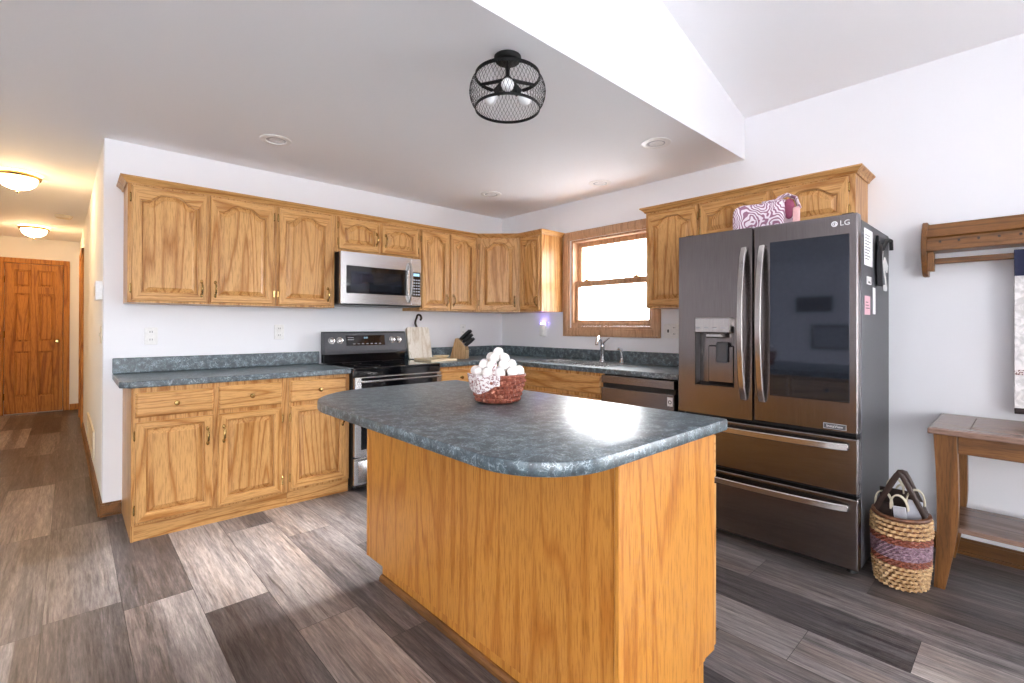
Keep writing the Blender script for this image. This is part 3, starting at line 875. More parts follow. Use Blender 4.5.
# sink and taps
sk = thing('kitchen_sink', 'stainless steel double bowl sink set in the counter under the window', 'sink', (-0.335, -1.395, CT))
r_ = MB(); x0, x1, y0, y1 = SK[0]-0.018, SK[1]+0.018, SK[2]-0.018, SK[3]+0.018
bw = [(SK[0]+0.006, SK[1]-0.03, -1.78, -1.41), (SK[0]+0.006, SK[1]-0.03, -1.385, -1.01)]
wall_cells(r_, 'z', CT+0.0005, CT+0.006, x0, x1, y0, y1, bw)
r_.build('rim', 'steel', sk)
for h in bw:
    m_ = MB()
    m_.box(h[0]-0.002, h[0], h[2], h[3], CT-0.17, CT+0.002).box(h[1], h[1]+0.002, h[2], h[3], CT-0.17, CT+0.002)
    m_.box(h[0], h[1], h[2]-0.002, h[2], CT-0.17, CT+0.002).box(h[0], h[1], h[3], h[3]+0.002, CT-0.17, CT+0.002)
    m_.box(h[0], h[1], h[2], h[3], CT-0.172, CT-0.17)
    m_.lathe([(0.04, 0.0), (0.03, 0.002), (0.0, 0.001)], ((h[0]+h[1])/2, (h[2]+h[3])/2, CT-0.17), 16)
    m_.build('bowl', 'steel', sk)
fa = thing('faucet', 'chrome single-lever kitchen faucet standing behind the sink', 'faucet', (-0.085, -1.455, CT+0.006))
MB().lathe([(0.0, 0.0), (0.032, 0.0), (0.032, 0.008), (0.022, 0.014), (0.020, 0.12), (0.023, 0.13), (0.021, 0.15), (0.0, 0.158)], (-0.085, -1.455, CT+0.0065), 20).build('body', 'chrome', fa, True)
MB().tube([(-0.09, -1.455, CT+0.14), (-0.13, -1.47, CT+0.20), (-0.20, -1.50, CT+0.225), (-0.26, -1.525, CT+0.19), (-0.27, -1.53, CT+0.16)], [0.012, 0.011, 0.011, 0.012, 0.014], 10).build('spout', 'chrome', fa, True)
MB().tube([(-0.085, -1.455, CT+0.158), (-0.075, -1.475, CT+0.185), (-0.06, -1.51, CT+0.215)], [0.011, 0.008, 0.006], 8).build('lever', 'chrome', fa, True)
sp = thing('side_sprayer', 'small chrome side sprayer standing right of the faucet', 'sprayer', (-0.085, -1.66, CT+0.006))
MB().lathe([(0.0, 0.0), (0.024, 0.0), (0.022, 0.01), (0.013, 0.02), (0.012, 0.035), (0, 0.036)], (-0.085, -1.66, CT+0.0065), 16).build('base', 'chrome', sp, True)
MB().tube([(-0.085, -1.66, CT+0.035), (-0.085, -1.66, CT+0.09), (-0.09, -1.655, CT+0.115), (-0.115, -1.645, CT+0.125)], [0.011, 0.014, 0.015, 0.013], 10).build('nozzle', 'chrome', sp, True)

# ------------------------------------------------------------------ island
isl = thing('kitchen_island', 'oak kitchen island with rounded slate blue laminate top in the room centre', 'kitchen island', (-2.2, -2.52, 0))
ix0, ix1, iy0, iy1 = -2.832, -1.910, -3.345, -1.750
def rounded(x0, x1, y0, y1, rr, n=14):
    """rr radii for corners (x0,y0),(x1,y0),(x1,y1),(x0,y1)"""
    P = []
    for (cx, cy, a, r) in ((x0+rr[0], y0+rr[0], PI, rr[0]), (x1-rr[1], y0+rr[1], 1.5*PI, rr[1]), (x1-rr[2], y1-rr[2], 0, rr[2]), (x0+rr[3], y1-rr[3], PI/2, rr[3])):
        for k in range(n+1): P.append((cx+r*math.cos(a+PI/2*k/n), cy+r*math.sin(a+PI/2*k/n)))
    return P
MB().prism(rounded(ix0, ix1, iy0, iy1, (0.23, 0.015, 0.015, 0.37)), CB, CT, 'xy', 0.006).build('countertop', 'laminate', isl, True)
bx0, bx1, by0, by1 = -2.518, -1.952, -3.315, -1.865
TZ = 0.125
MB().box(bx0+0.008, bx1, by0+0.008, by1-0.008, TZ, CB-0.001).build('carcass', 'island_oak', isl)
MB().box(bx0, bx0+0.0075, by0+0.014, by1-0.014, TZ-0.006, CB-0.001).build('front_panel', 'island_oak', isl)
MB().box(bx0-0.003, bx0+0.02, by0-0.003, by0+0.013, TZ-0.006, CB-0.001, 0.002).build('corner_trim', 'island_oak', isl)
MB().box(bx0-0.003, bx0+0.02, by1-0.013, by1+0.003, TZ-0.006, CB-0.001, 0.002).build('corner_trim', 'island_oak', isl)
MB().prism([(bx0+0.021, TZ-0.006), (bx1-0.07, TZ-0.006), (bx1-0.07, TZ), (bx1-0.003, TZ+0.0), (bx1-0.003, CB-0.001), (bx0+0.021, CB-0.001)], by0, by0+0.0075, 'xz').build('end_panel', 'island_oak', isl)
MB().box(bx0+0.055, bx1-0.07, by0+0.006, by1-0.05, 0.0, TZ-0.0005).build('toe_base', 'island_oak', isl)
sh = MB()
sh.prism([(bx0+0.055, 0), (bx0+0.036, 0), (bx0+0.038, 0.016), (bx0+0.047, 0.026), (bx0+0.055, 0.028)], by0+0.006, by1-0.05, 'xz')
sh.prism([(by0+0.006, 0), (by0-0.014, 0), (by0-0.012, 0.012), (by0-0.003, 0.022), (by0+0.006, 0.024)], bx0+0.04, bx1-0.07, 'yz')
sh.build('shoe_moulding', 'rustic_y', isl)
FI = Face((bx1, 0, 0), (0, 1, 0), (1, 0, 0))
for k in range(3):
    a0 = -3.3135 + k*0.481; a1 = a0 + 0.458
    drawer_front(FI, a0, a1, 0.715, 0.858, isl, True, 'oak_y')
    door_front(FI, a0, a1, TZ+0.012, 0.69, isl, 0, handle=1 if k != 1 else -1, hz=0.56)

# ------------------------------------------------------------------ range
RX0, RX1 = -2.046, -1.280
rg = thing('range', 'black glass and stainless electric range with back control panel', 'range', (-1.663, -0.34, 0))
MB().box(RX0, RX1, -0.645, -0.035, 0.03, 0.898, 0.003).build('body', 'black', rg)
for sx in (RX0+0.05, RX1-0.05):
    for sy in (-0.58, -0.1): MB().lathe([(0, 0), (0.02, 0), (0.016, 0.03), (0, 0.031)], (sx, sy, 0.0), 12).build('foot', 'black', rg)
ck = MB().box(RX0-0.001, RX1+0.001, -0.664, -0.06, 0.8985, 0.917, 0.006).build('cooktop', 'black_gloss', rg)
for (bx, by, br) in ((-1.86, -0.50, 0.10), (-1.47, -0.50, 0.08), (-1.86, -0.22, 0.075), (-1.47, -0.22, 0.10)):
    MB().lathe([(br, 0), (br, 0.0004), (br-0.003, 0.0005), (br-0.003, 0)], (bx, by, 0.9171), 40).build('burner_ring', 'slot', ck)
# sloped console on legs
bgp = MB().prism([(-0.030, 0.9175), (-0.075, 0.9175), (-0.085, 0.99), (-0.030, 0.99)], RX0+0.004, RX1-0.004, 'yz')
bgp.build('backguard', 'black_gloss', rg)
cp = MB().prism([(-0.03, 0.9905), (-0.115, 0.9905), (-0.118, 1.015), (-0.088, 1.165), (-0.075, 1.18), (-0.03, 1.18)], RX0, RX1, 'yz', 0.003, 1).build('control_panel', 'dark_side', rg)
sl_n = V3((0, -0.150, -0.030)).normalized()  # outward normal of the sloped face
def cpp(x, z, off=0.0):
    y = -0.118 + (z-1.015)/0.15*0.030
    return V3((x, y, z)) + V3((0, -0.98, 0.196))*off
MB().prism([(0, 0)]*0 or [(-1.86, 1.06), (-1.50, 1.06), (-1.50, 1.148), (-1.86, 1.148)], -0.0, -0.0015, 'xz').xform(
    Matrix.Translation(cpp(0, 0, 0.0009)) @ Matrix(((1, 0, 0, 0), (0, 0.98, 0.2, 0), (0, -0.0, 1, 0), (0, 0, 0, 1)))).build('display', 'black_gloss', cp)
for xk in (-1.985, -1.915, -1.43, -1.365):
    c0 = cpp(xk, 1.105, 0.001); d = V3((0, -0.98, 0.196))
    kn = MB().tube([c0, c0+d*0.006, c0+d*0.0061, c0+d*0.024, c0+d*0.026], [0.029, 0.028, 0.024, 0.021, 0.016], 18)
    kn.box(xk-0.004, xk+0.004, c0.y-0.034, c0.y-0.02, 1.088, 1.13, 0.002)
    kn.build('knob', 'steel', cp, True)
for i in range(7):
    MB().box(-1.80+i*0.04, -1.78+i*0.04, cpp(0, 1.075).y-0.0045, cpp(0, 1.075).y-0.001, 1.072, 1.078).build('button', 'grey_text', cp)
for i in range(2):
    MB().box(-1.845, -1.79, cpp(0, 1.13-i*0.018).y-0.0045, cpp(0, 1.13-i*0.018).y-0.001, 1.127-i*0.018, 1.132-i*0.018).build('button', 'grey_text', cp)
text('clock', '8:00', cp, cpp(-1.68, 1.125, 0.004), (1, 0, 0), (0, 0.2, 0.98), 0.022, 'display')
# front fascia, door, drawer
MB().box(RX0, RX1, -0.662, -0.6455, 0.852, 0.898, 0.004).build('fascia', 'black_gloss', rg)
od = MB().box(RX0+0.002, RX1-0.002, -0.685, -0.646, 0.255, 0.848, 0.006)
od = od.build('oven_door', 'steel', rg)
MB().box(RX0+0.05, RX1-0.05, -0.6875, -0.6855, 0.31, 0.842, 0.0005).build('oven_window', 'black_gloss', od)
hb = MB().tube([(RX0+0.04, -0.735, 0.818), (RX1-0.04, -0.735, 0.818)], 0.008, 12)
for xx in (RX0+0.06, RX1-0.06): hb.box(xx-0.012, xx+0.012, -0.735, -0.686, 0.809, 0.827, 0.003)
hb.build('handle', 'steel', od, True)
dw_ = MB().box(RX0+0.002, RX1-0.002, -0.680, -0.646, 0.045, 0.247, 0.006).build('storage_drawer', 'steel', rg)
MB().grid(lambda u, v: V3((RX0+0.03+(RX1-RX0-0.06)*u, -0.682-0.022*math.sin(PI*v)*math.sin(PI*min(1, max(0, u*1.0)))**0.35, 0.065+0.16*v)), 24, 10).build('curved_front', 'steel', dw_, True)

# ------------------------------------------------------------------ microwave
mw = thing('microwave', 'stainless over-the-range microwave with dark glass door', 'microwave', (-1.66, -0.2, 1.40))
mx0, mx1, mz0, mz1 = -2.034, -1.306, 1.408, 1.818
MB().box(mx0, mx1, -0.365, -0.004, mz0, mz1, 0.003).build('body', 'black', mw)
MB().box(mx0, mx1, -0.392, -0.03, mz0-0.012, mz0-0.0005, 0.003).build('bottom_vent', 'black', mw)
md = MB()
mxs = -1.408
wall_cells(md, 'y', -0.398, -0.3655, mx0, mxs, mz0, mz1, [(mx0+0.045, mxs-0.045, 1.49, 1.71)])
md = md.build('door', 'steel', mw)
MB().box(mx0+0.0455, mxs-0.0455, -0.396, -0.375, 1.4905, 1.7095).build('window', 'black_gloss', md)
MB().box(mx0+0.085, mxs-0.095, -0.3985, -0.3965, 1.512, 1.668, 0.001).build('window_screen', 'mirror_glass', md)
hp = [(mxs-0.02, -0.40-0.045*math.sin(PI*i/14)**0.6, 1.44+0.33*i/14) for i in range(15)]
MB().tube(hp, [0.012]*15, 10, flat=1.4).build('handle', 'steel_bar', md, True)
mp_ = MB().box(mxs+0.002, mx1, -0.398, -0.3655, mz0, mz1, 0.003).build('control_panel', 'steel', mw)
MB().box(mxs+0.012, mx1-0.008, -0.4, -0.3985, 1.485, 1.70).build('keypad', 'black_gloss', mp_)
for r in range(6):
    for q in range(3):
        MB().box(mxs+0.022+q*0.024, mxs+0.037+q*0.024, -0.4012, -0.4002, 1.50+r*0.025, 1.512+r*0.025).build('button', 'grey_text', mp_)
MB().box(mxs+0.022, mx1-0.02, -0.4012, -0.4002, 1.665, 1.69).build('display', 'display', mp_)

# ------------------------------------------------------------------ dishwasher
dw = thing('dishwasher', 'dark stainless dishwasher under the counter beside the fridge', 'dishwasher', (-0.33, -2.16, 0))
MB().box(-0.60, -0.03, -2.455, -1.862, 0.10, CB-0.003).build('tub', 'black', dw)
MB().box(-0.55, -0.05, -2.45, -1.866, 0.0, 0.099).build('toe_panel', 'black', dw)
MB().box(-0.650, -0.6005, -2.455, -1.862, 0.81, 0.868, 0.004).build('control_strip', 'black_steel_y', dw)
MB().box(-0.625, -0.6005, -2.455, -1.862, 0.778, 0.8095).build('handle_pocket', 'black', dw)
dd = MB().box(-0.650, -0.6005, -2.455, -1.862, 0.11, 0.777, 0.004).build('door', 'black_steel_y', dw)
MB().box(-0.6512, -0.6503, -2.444, -2.405, 0.700, 0.760).build('sticker', 'paper', dd)
MB().lathe([(0.013, 0), (0.013, -0.0006), (0.008, -0.0006), (0.008, 0)], (-0.6513, -2.4245, 0.727), 16, 'x').build('sticker_mark', 'slot', dd)

# ------------------------------------------------------------------ refrigerator
fr = thing('refrigerator', 'black stainless french door refrigerator with dark glass panel', 'refrigerator', (-0.43, -3.03, 0))
fy0, fy1, FX = -3.49, -2.567, -0.80
MB().box(-0.725, -0.055, fy0+0.002, fy1-0.002, 0.045, 1.765, 0.004).build('body', 'dark_side', fr)
MB().box(-0.70, -0.08, fy0+0.03, fy1-0.03, 0.012, 0.0445).build('base_grille', 'black', fr)
for sx in (-0.68, -0.12):
    for sy in (fy0+0.05, fy1-0.05): MB().lathe([(0, 0), (0.025, 0), (0.02, 0.02), (0.0, 0.021)], (sx, sy, 0.0), 12).build('foot', 'black', fr)
yg = -3.007
# left door with the dispenser recess
dq = (-2.905, -2.672, 0.88, 1.235)      # recess y0,y1,z0,z1
ld = MB(); wall_cells(ld, 'x', FX, -0.735, yg+0.004, fy1, 0.712, 1.785, [dq])
ld = ld.build('left_door', 'black_steel', fr)
dp = MB().box(-0.741, -0.736, dq[0], dq[1], dq[2], dq[3]).build('dispenser_recess', 'black_steel', ld)
MB().box(FX+0.001, -0.741, dq[0], dq[0]+0.003, dq[2], dq[3]).box(FX+0.001, -0.741, dq[1]-0.003, dq[1], dq[2], dq[3]).box(FX+0.001, -0.741, dq[0]+0.003, dq[1]-0.003, dq[3]-0.003, dq[3]).build('recess_lining', 'black', ld)
MB().prism([(-0.7415, dq[2]), (FX+0.001, dq[2]), (FX+0.001, dq[2]+0.004), (-0.7415, dq[2]+0.02)], dq[0]+0.003, dq[1]-0.003, 'xz').build('drip_tray', 'black_steel', ld)
MB().box(-0.755, -0.7415, dq[0]+0.02, dq[1]-0.06, 0.90, 1.12, 0.006).build('recess_back_panel', 'black_steel', ld)
MB().box(-0.835, -0.76, -2.895, -2.685, 1.195, 1.285, 0.006).build('dispenser_controls', 'steel_bar', ld)
MB().box(-0.815, -0.765, -2.84, -2.74, 1.165, 1.1945, 0.008).build('ice_chute', 'steel_bar', ld)
MB().box(-0.772, -0.756, -2.855, -2.785, 1.02, 1.14, 0.007).build('dispenser_paddle', 'dark_side', ld)
for i in range(4): MB().box(-0.8357, -0.8352, -2.87+i*0.05, -2.845+i*0.05, 1.222, 1.228).build('button', 'grey_text', ld)
# right door and mirror glass
rd = MB().box(FX, -0.735, fy0, yg-0.004, 0.712, 1.785, 0.007, 2).build('right_door', 'black_steel', fr)
MB().box(FX-0.0035, FX-0.0005, -3.455, -3.095, 0.862, 1.688, 0.001).build('glass_panel', 'mirror_glass', rd)
text('logo', 'LG', rd, (FX-0.0012, -3.437, 1.742), (0, -1, 0), (0, 0, 1), 0.036, 'white_text')
lgm = MB().lathe([(0.014, 0), (0.014, -0.0012), (0, -0.0012)], (FX-0.0003, -3.393, 1.742), 20, 'x'); lgm.build('logo_emblem', 'white_text', rd)
eb = MB().lathe([(0.0085, 0), (0.0085, -0.0006), (0.0068, -0.0006), (0.0068, 0)], (FX-0.0016, -3.393, 1.742), 18, 'x', a0=-PI/2+0.2, a1=PI+0.2)
eb.box(FX-0.0022, FX-0.0016, -3.3945, -3.3915, 1.737, 1.747).box(FX-0.0022, FX-0.0016, -3.3975, -3.3915, 1.736, 1.738); eb.build('logo_face', 'slot', rd)
bd = MB().box(FX-0.0012, FX-0.0003, -3.443, -3.345, 0.725, 0.753)
bd = bd.build('badge', 'grey_text', rd)
MB().box(FX-0.0018, FX-0.0013, -3.44, -3.348, 0.728, 0.750).build('badge_face', 'dark_side', rd)
text('badge_text', 'InstaView', rd, (FX-0.0021, -3.394, 0.739), (0, -1, 0), (0, 0, 1), 0.018, 'white_text')
for (pr_, yy) in ((ld, -2.962), (rd, -3.058)):
    mb = MB(); n = 18
    pts = []
    for i in range(n+1):
        s = i/n; pts.append((FX-0.012-0.058*(4*s*(1-s))**0.7, yy, 0.825+0.85*s))
    b = bmesh.new(); rows = []
    for i, p in enumerate(pts):
        w = 0.016; t = 0.008
        rows.append([b.verts.new(V3((p[0]+dx, p[1]+dy, p[2]))) for dx, dy in ((-t, -w+0.004), (-t, w-0.004), (-t+0.004, w), (t, w), (t, -w), (-t+0.004, -w))])
    for A, B in zip(rows, rows[1:]):
        for k in range(6): b.faces.new((A[k], A[(k+1) % 6], B[(k+1) % 6], B[k]))
    b.faces.new(rows[0][::-1]); b.faces.new(rows[-1]); bmesh.ops.recalc_face_normals(b, faces=b.faces)
    mb._merge(b)
    for zz in (0.832, 1.668): mb.box(FX-0.014, FX-0.0005, yy-0.014, yy+0.014, zz-0.012, zz+0.012, 0.003)
    mb.build('handle', 'steel_bar', pr_, True)
MB().box(FX-0.0745, FX-0.0735+0.0, -3.066, -3.05, 1.235, 1.285).build('handle_sensor', 'black', rd)
# drawers
for (za, zb, hz) in ((0.418, 0.690, 0.648), (0.052, 0.398, 0.352)):
    d = MB().box(FX, -0.735, fy0, fy1, za, zb, 0.007, 2).build('drawer', 'black_steel_y', fr)
    mb = MB(); n = 20; b = bmesh.new(); rows = []
    for i in range(n+1):
        s = i/n; y = -2.605 - 0.845*s; x = FX-0.014-0.040*(4*s*(1-s))**0.6
        w, t = 0.017, 0.008
        rows.append([b.verts.new(V3((x+dx, y, hz+dz))) for dx, dz in ((-t, -w+0.004), (-t, w-0.004), (-t+0.004, w), (t, w), (t, -w), (-t+0.004, -w))])
    for A, B in zip(rows, rows[1:]):
        for k in range(6): b.faces.new((A[k], A[(k+1) % 6], B[(k+1) % 6], B[k]))
    b.faces.new(rows[0][::-1]); b.faces.new(rows[-1]); bmesh.ops.recalc_face_normals(b, faces=b.faces)
    mb._merge(b)
    for y in (-2.615, -3.44): mb.box(FX-0.016, FX-0.0005, y-0.012, y+0.012, hz-0.013, hz+0.013, 0.003)
    mb.build('handle', 'steel_y', d, True)
for y in (fy0+0.05, fy1-0.05):
    MB().box(-0.77, -0.66, y-0.028, y+0.028, 1.7655, 1.795, 0.006).build('hinge_cover', 'black', fr)
MB().box(-0.74, -0.7255, fy0+0.02, fy1-0.02, 0.06, 1.76).build('door_gasket', 'black', fr)

# things on the fridge side (y = fy0) and on top
ys = fy0+0.0015
def sheet(name, x0, x1, z0, z1, mat, label, cat, lines=0, th=0.0012, group=None):
    t = thing(name, label, cat, ((x0+x1)/2, ys, z0))
    MB().box(x0, x1, ys-th, ys, z0, z1).build('sheet', mat, t)
    for i in range(lines):
        zz = z1 - 0.03 - i*(z1-z0-0.05)/max(1, lines)
        w = (x1-x0)*random.uniform(0.45, 0.8)
        MB().box(x0+0.015, x0+0.015+w, ys-th-0.0004, ys-th, zz-0.004, zz).build('printed_line', 'slot', t)
    return t
sheet('paper_list', -0.672, -0.49, 1.545, 1.73, 'paper', 'white printed paper list stuck on the fridge side', 'paper', 9)
sheet('magnet', -0.617, -0.53, 1.45, 1.49, 'white_plastic', 'small white magnet below the paper list on the fridge side', 'magnet', 2, 0.004)
sheet('pink_note', -0.66, -0.545, 1.295, 1.39, 'pink_paper', 'pink paper note low on the fridge side', 'paper', 3)
sheet('paper_strip', -0.480, -0.42, 1.30, 1.44, 'paper', 'narrow white paper strip on the fridge side under the black strap', 'paper', 0)
st_ = thing('hanging_strap', 'black fabric strap hanging on the fridge side', 'strap', (-0.36, ys, 1.45))
MB().grid(lambda u, v: V3((-0.42+0.10*u-0.02*math.sin(PI*v), ys-0.012-0.008*math.sin(3*PI*u), 1.455+0.235*v)), 8, 10, 0.004).build('strap_band', 'black_ribbon', st_, True)
MB().box(-0.40, -0.36, ys-0.012, ys, 1.68, 1.725, 0.003).build('magnet_clip', 'black', st_)
lp = thing('tag_lanyard', 'black looped lanyard with white plastic tags at the back of the fridge side', 'lanyard', (-0.2, ys, 1.44))
MB().tube([(-0.30, ys-0.012, 1.66), (-0.24, ys-0.014, 1.70), (-0.15, ys-0.014, 1.73), (-0.07, ys-0.012, 1.735), (-0.06, ys-0.012, 1.68)], 0.010, 8).build('loop', 'black_ribbon', lp, True)
MB().box(-0.31, -0.27, ys-0.010, ys-0.0015, 1.595, 1.68, 0.004, rot=(V3((-0.29, ys, 1.63)), Matrix.Rotation(0.3, 3, 'Y'))).build('tag', 'white_plastic', lp)
MB().box(-0.225, -0.13, ys-0.009, ys-0.0015, 1.56, 1.61, 0.004, rot=(V3((-0.18, ys, 1.59)), Matrix.Rotation(0.5, 3, 'Y'))).build('tag', 'white_plastic', lp)
MB().tube([(-0.28, ys-0.01, 1.60), (-0.24, ys-0.01, 1.53), (-0.20, ys-0.01, 1.46)], 0.004, 6).box(-0.235, -0.165, ys-0.010, ys-0.0015, 1.435, 1.47, 0.004).build('tag', 'white_plastic', lp)

bagz = 1.7665
bg_ = thing('lunch_bag', 'pink and plum leaf-print fabric bag lying on top of the fridge', 'bag', (-0.62, -3.0, bagz))
def bagfn(u, v):
    a = 2*PI*u; t = v*PI
    ca, sa = math.cos(a), math.sin(a)
    sq = lambda c_, p: math.copysign(abs(c_)**p, c_)
    rr = math.sin(t)**0.35
    h = 0.088 - 0.086*sq(math.cos(t), 0.45)
    lump = 1+0.06*math.sin(5*a+1)*math.sin(t)
    return V3((-0.61+0.095*sq(ca, 0.5)*rr*lump, -2.985+0.155*sq(sa, 0.45)*rr*lump, bagz+0.001+h*(1+0.06*math.sin(3*a)) + 0.02*(-sa)*v*0.6))
MB().grid(bagfn, 40, 16, 0, True).build('bag_body', 'leaf_fabric', bg_, True)
MB().tube([(-0.63, -3.06, bagz+0.165), (-0.64, -3.09, bagz+0.195), (-0.64, -3.13, bagz+0.205), (-0.63, -3.17, bagz+0.18), (-0.62, -3.185, bagz+0.12)], 0.017, 8, flat=0.5).build('bag_handle', 'leaf_fabric', bg_, True)
MB().ball((-0.66, -3.145, bagz+0.12), 0.03, (0.7, 1.0, 1.9), 12, 8).build('bag_fold', 'maroon', bg_, True)
MB().box(-0.675, -0.65, -3.20, -3.165, bagz+0.02, bagz+0.125, 0.01, 2).build('bag_strap', 'pink', bg_, True)

# ------------------------------------------------------------------ things on the counters
# big cutting board leaning against the wall
cb = thing('cutting_board', 'whitewashed wooden cutting board leaning on the wall behind the range corner', 'cutting board', (-1.14, -0.07, CT))
tilt = Matrix.Rotation(0.22, 3, 'X')
piv = V3((-1.14, -0.115, CT+0.0075))
def lean(mb):
    for v in mb.bm.verts: v.co = piv + tilt.inverted() @ (v.co - piv)
    return mb
cbm = MB().prism([(p[0], p[1]) for p in rounded(-1.25, -1.0, CT+0.0085, 1.228, (0.02, 0.02, 0.03, 0.03), 6)], -0.115, -0.09, 'xz', 0.004)
lean(cbm).build('board', 'board_white', cb)
hk = []
for i in range(25):
    s = i/24
    if s < 0.55:
        q = s/0.55; hk.append((-1.125-0.018*math.sin(PI*q)*1.0+0.01*q, 1.22+0.105*q))
    else:
        q = (s-0.55)/0.45; a = PI + -q*1.35*PI
        hk.append((-1.09+0.025*math.cos(a), 1.325+0.028*math.sin(a)))
lean(MB().tube([(x, -0.103, z) for x, z in hk], 0.010, 8)).build('iron_handle', 'iron', cb, True)
# flat pale board
fb = tag(MB().prism(rounded(-1.262, -0.98, -0.50, -0.20, (0.015, 0.015, 0.015, 0.015), 4), CT+0.0005, CT+0.02, 'xy', 0.003).build('serving_board', 'board_pale'),
         'pale wooden board lying flat on the counter right of the range', 'board')
sr = thing('spoon_rest', 'small cream spoon rest on the pale flat board', 'spoon rest', (-1.08, -0.36, CT+0.02))
MB().lathe([(0, 0.0), (0.035, 0.0), (0.055, 0.014), (0.062, 0.024), (0.058, 0.025), (0.05, 0.016), (0.03, 0.006), (0, 0.005)], (-1.06, -0.35, CT+0.0205), 28, sx=1.35).build('dish', 'board_pale', sr, True)
MB().tube([(-1.13, -0.38, CT+0.03), (-1.18, -0.41, CT+0.036), (-1.23, -0.44, CT+0.035)], [0.012, 0.01, 0.008], 8, flat=0.5).build('rest_handle', 'board_pale', sr, True)
# knife block
kb = thing('knife_block', 'wooden knife block full of black-handled knives in the counter corner', 'knife block', (-0.78, -0.30, CT))
kdir = V3((0.55, -0.84, 0)).normalized()        # block leans its face this way
kside = V3((-kdir.y, kdir.x, 0))
kc = V3((-0.80, -0.31, CT+0.0005))
def kp(a, s_, z): return kc + kdir*a + kside*s_ + V3((0, 0, z))
prof = [(-0.10, 0.0), (0.06, 0.0), (0.06, 0.10), (0.052, 0.118), (-0.02, 0.20), (-0.045, 0.195)]
b = bmesh.new()
A = [b.verts.new(kp(a, -0.05, z)) for a, z in prof]; B = [b.verts.new(kp(a, 0.05, z)) for a, z in prof]
n = len(prof)
for i in range(n): b.faces.new((A[i], A[(i+1) % n], B[(i+1) % n], B[i]))
b.faces.new(A[::-1]); b.faces.new(B); bmesh.ops.recalc_face_normals(b, faces=b.faces)
bmesh.ops.bevel(b, geom=b.edges[:], offset=0.003, segments=1, affect='EDGES')
mb = MB(); mb._merge(b); mb.build('block', 'block_wood', kb)
b = bmesh.new()
vs = [b.verts.new(kp(0.0615, s_, z)) for s_, z in ((-0.048, 0.003), (0.048, 0.003), (0.048, 0.085), (-0.048, 0.085))]
b.faces.new(vs); bmesh.ops.solidify(b, geom=b.faces[:], thickness=0.001)
mb = MB(); mb._merge(b); mb.build('front_plate', 'block_pale', kb)
fdir = V3((0, 0, 1))*0.66 + kdir*0.75; fdir.normalize()
k_i = 0
for row, (ra, rz) in enumerate(((0.043, 0.128), (0.018, 0.157), (-0.007, 0.185))):
    for s_ in (-0.028, 0.0, 0.028) if row != 1 else (-0.02, 0.02):
        o_ = kp(ra, s_, rz); k_i += 1
        L = 0.105 + 0.014*row
        kn = thing('knife', ('black-handled knife in the %s row of the knife block, %s slot' % (('lowest', 'middle', 'top')[row], {-0.028: 'near', 0.0: 'centre', 0.028: 'far', -0.02: 'near', 0.02: 'far'}[s_])), 'knife', o_, 'knives in the block')
        MB().tube([o_+fdir*0.003, o_+fdir*0.02, o_+fdir*(L*0.6), o_+fdir*L], [0.009, 0.0105, 0.0125, 0.0105], 8, flat=1.3).build('handle', 'black', kn, True)
        MB().tube([o_+fdir*0.0032, o_+fdir*0.008], 0.0098, 8, flat=1.4).build('bolster', 'steel', kn, True)

# bowl of eggs on the island
BC = V3((-2.255, -2.525, CT+0.0005))
bk = thing('egg_basket', 'red-brown woven basket holding eggs on the island', 'basket', BC)
prof = [(0.0, 0.0), (0.070, 0.0), (0.078, 0.004), (0.092, 0.035), (0.106, 0.075), (0.114, 0.112), (0.110, 0.114), (0.102, 0.076), (0.088, 0.036), (0.074, 0.008), (0.0, 0.006)]
MB().lathe(prof, BC, 48).build('shell', 'red_wicker', bk, True)
wv = MB(); nst = 30
for i in range(5):
    z = 0.014 + i*0.019; r = 0.082 + 0.034*((z)/0.114)**0.9
    pts = [BC + V3(((r+0.004*math.cos(k*PI+(i % 2)*PI))*math.cos(PI*2*k/(nst*2)), (r+0.004*math.cos(k*PI+(i % 2)*PI))*math.sin(2*PI*k/(nst*2)), z)) for k in range(nst*2)]
    wv.tube(pts, 0.0075, 6, closed=True, flat=1.1)
wv.build('weave', 'red_wicker', bk, True)
MB().tube([BC+V3((0.113*math.cos(2*PI*k/40), 0.113*math.sin(2*PI*k/40), 0.113)) for k in range(40)], 0.0065, 8, closed=True).build('rim', 'red_wicker', bk, True)
# cloth folded over the rim at the camera's left
cdir = math.atan2(CAM_LOC.y-BC.y, CAM_LOC.x-BC.x)
nk = thing('napkin', 'white and maroon printed cloth draped over the left rim of the egg basket', 'cloth', BC)
def napf(u, v):
    a = cdir - 1.55 + 1.62*u
    drop = 0.045 + 0.035*math.sin(PI*min(1, u*1.1))
    if v < 0.4:
        q = v/0.4; r = 0.1065+0.0165*q; z = 0.104 + 0.0195*q
    else:
        q = (v-0.4)/0.6; r = 0.1255-0.010*q + 0.004*math.sin(14*u); z = 0.122 - drop*q
    return BC + V3((r*math.cos(a), r*math.sin(a), z))
MB().grid(napf, 26, 12, 0.0015).build('drape', 'napkin', nk, True)
MB().grid(lambda u, v: BC + V3((0.078*math.cos(cdir-0.35+0.45*u)-0.0*v, 0.078*math.sin(cdir-0.35+0.45*u), 0.118+0.05*v*(1-abs(2*u-1)*0.6))) + V3((math.cos(cdir), math.sin(cdir), 0))*0.022*(1-v), 8, 6, 0.0015).build('corner', 'napkin', nk, True)
eggs = []
def ring(n, r, z, ph, lvl):
    for k in range(n):
        a = ph + 2*PI*k/n
        eggs.append((BC + V3((r*math.cos(a), r*math.sin(a), z)), lvl, a))
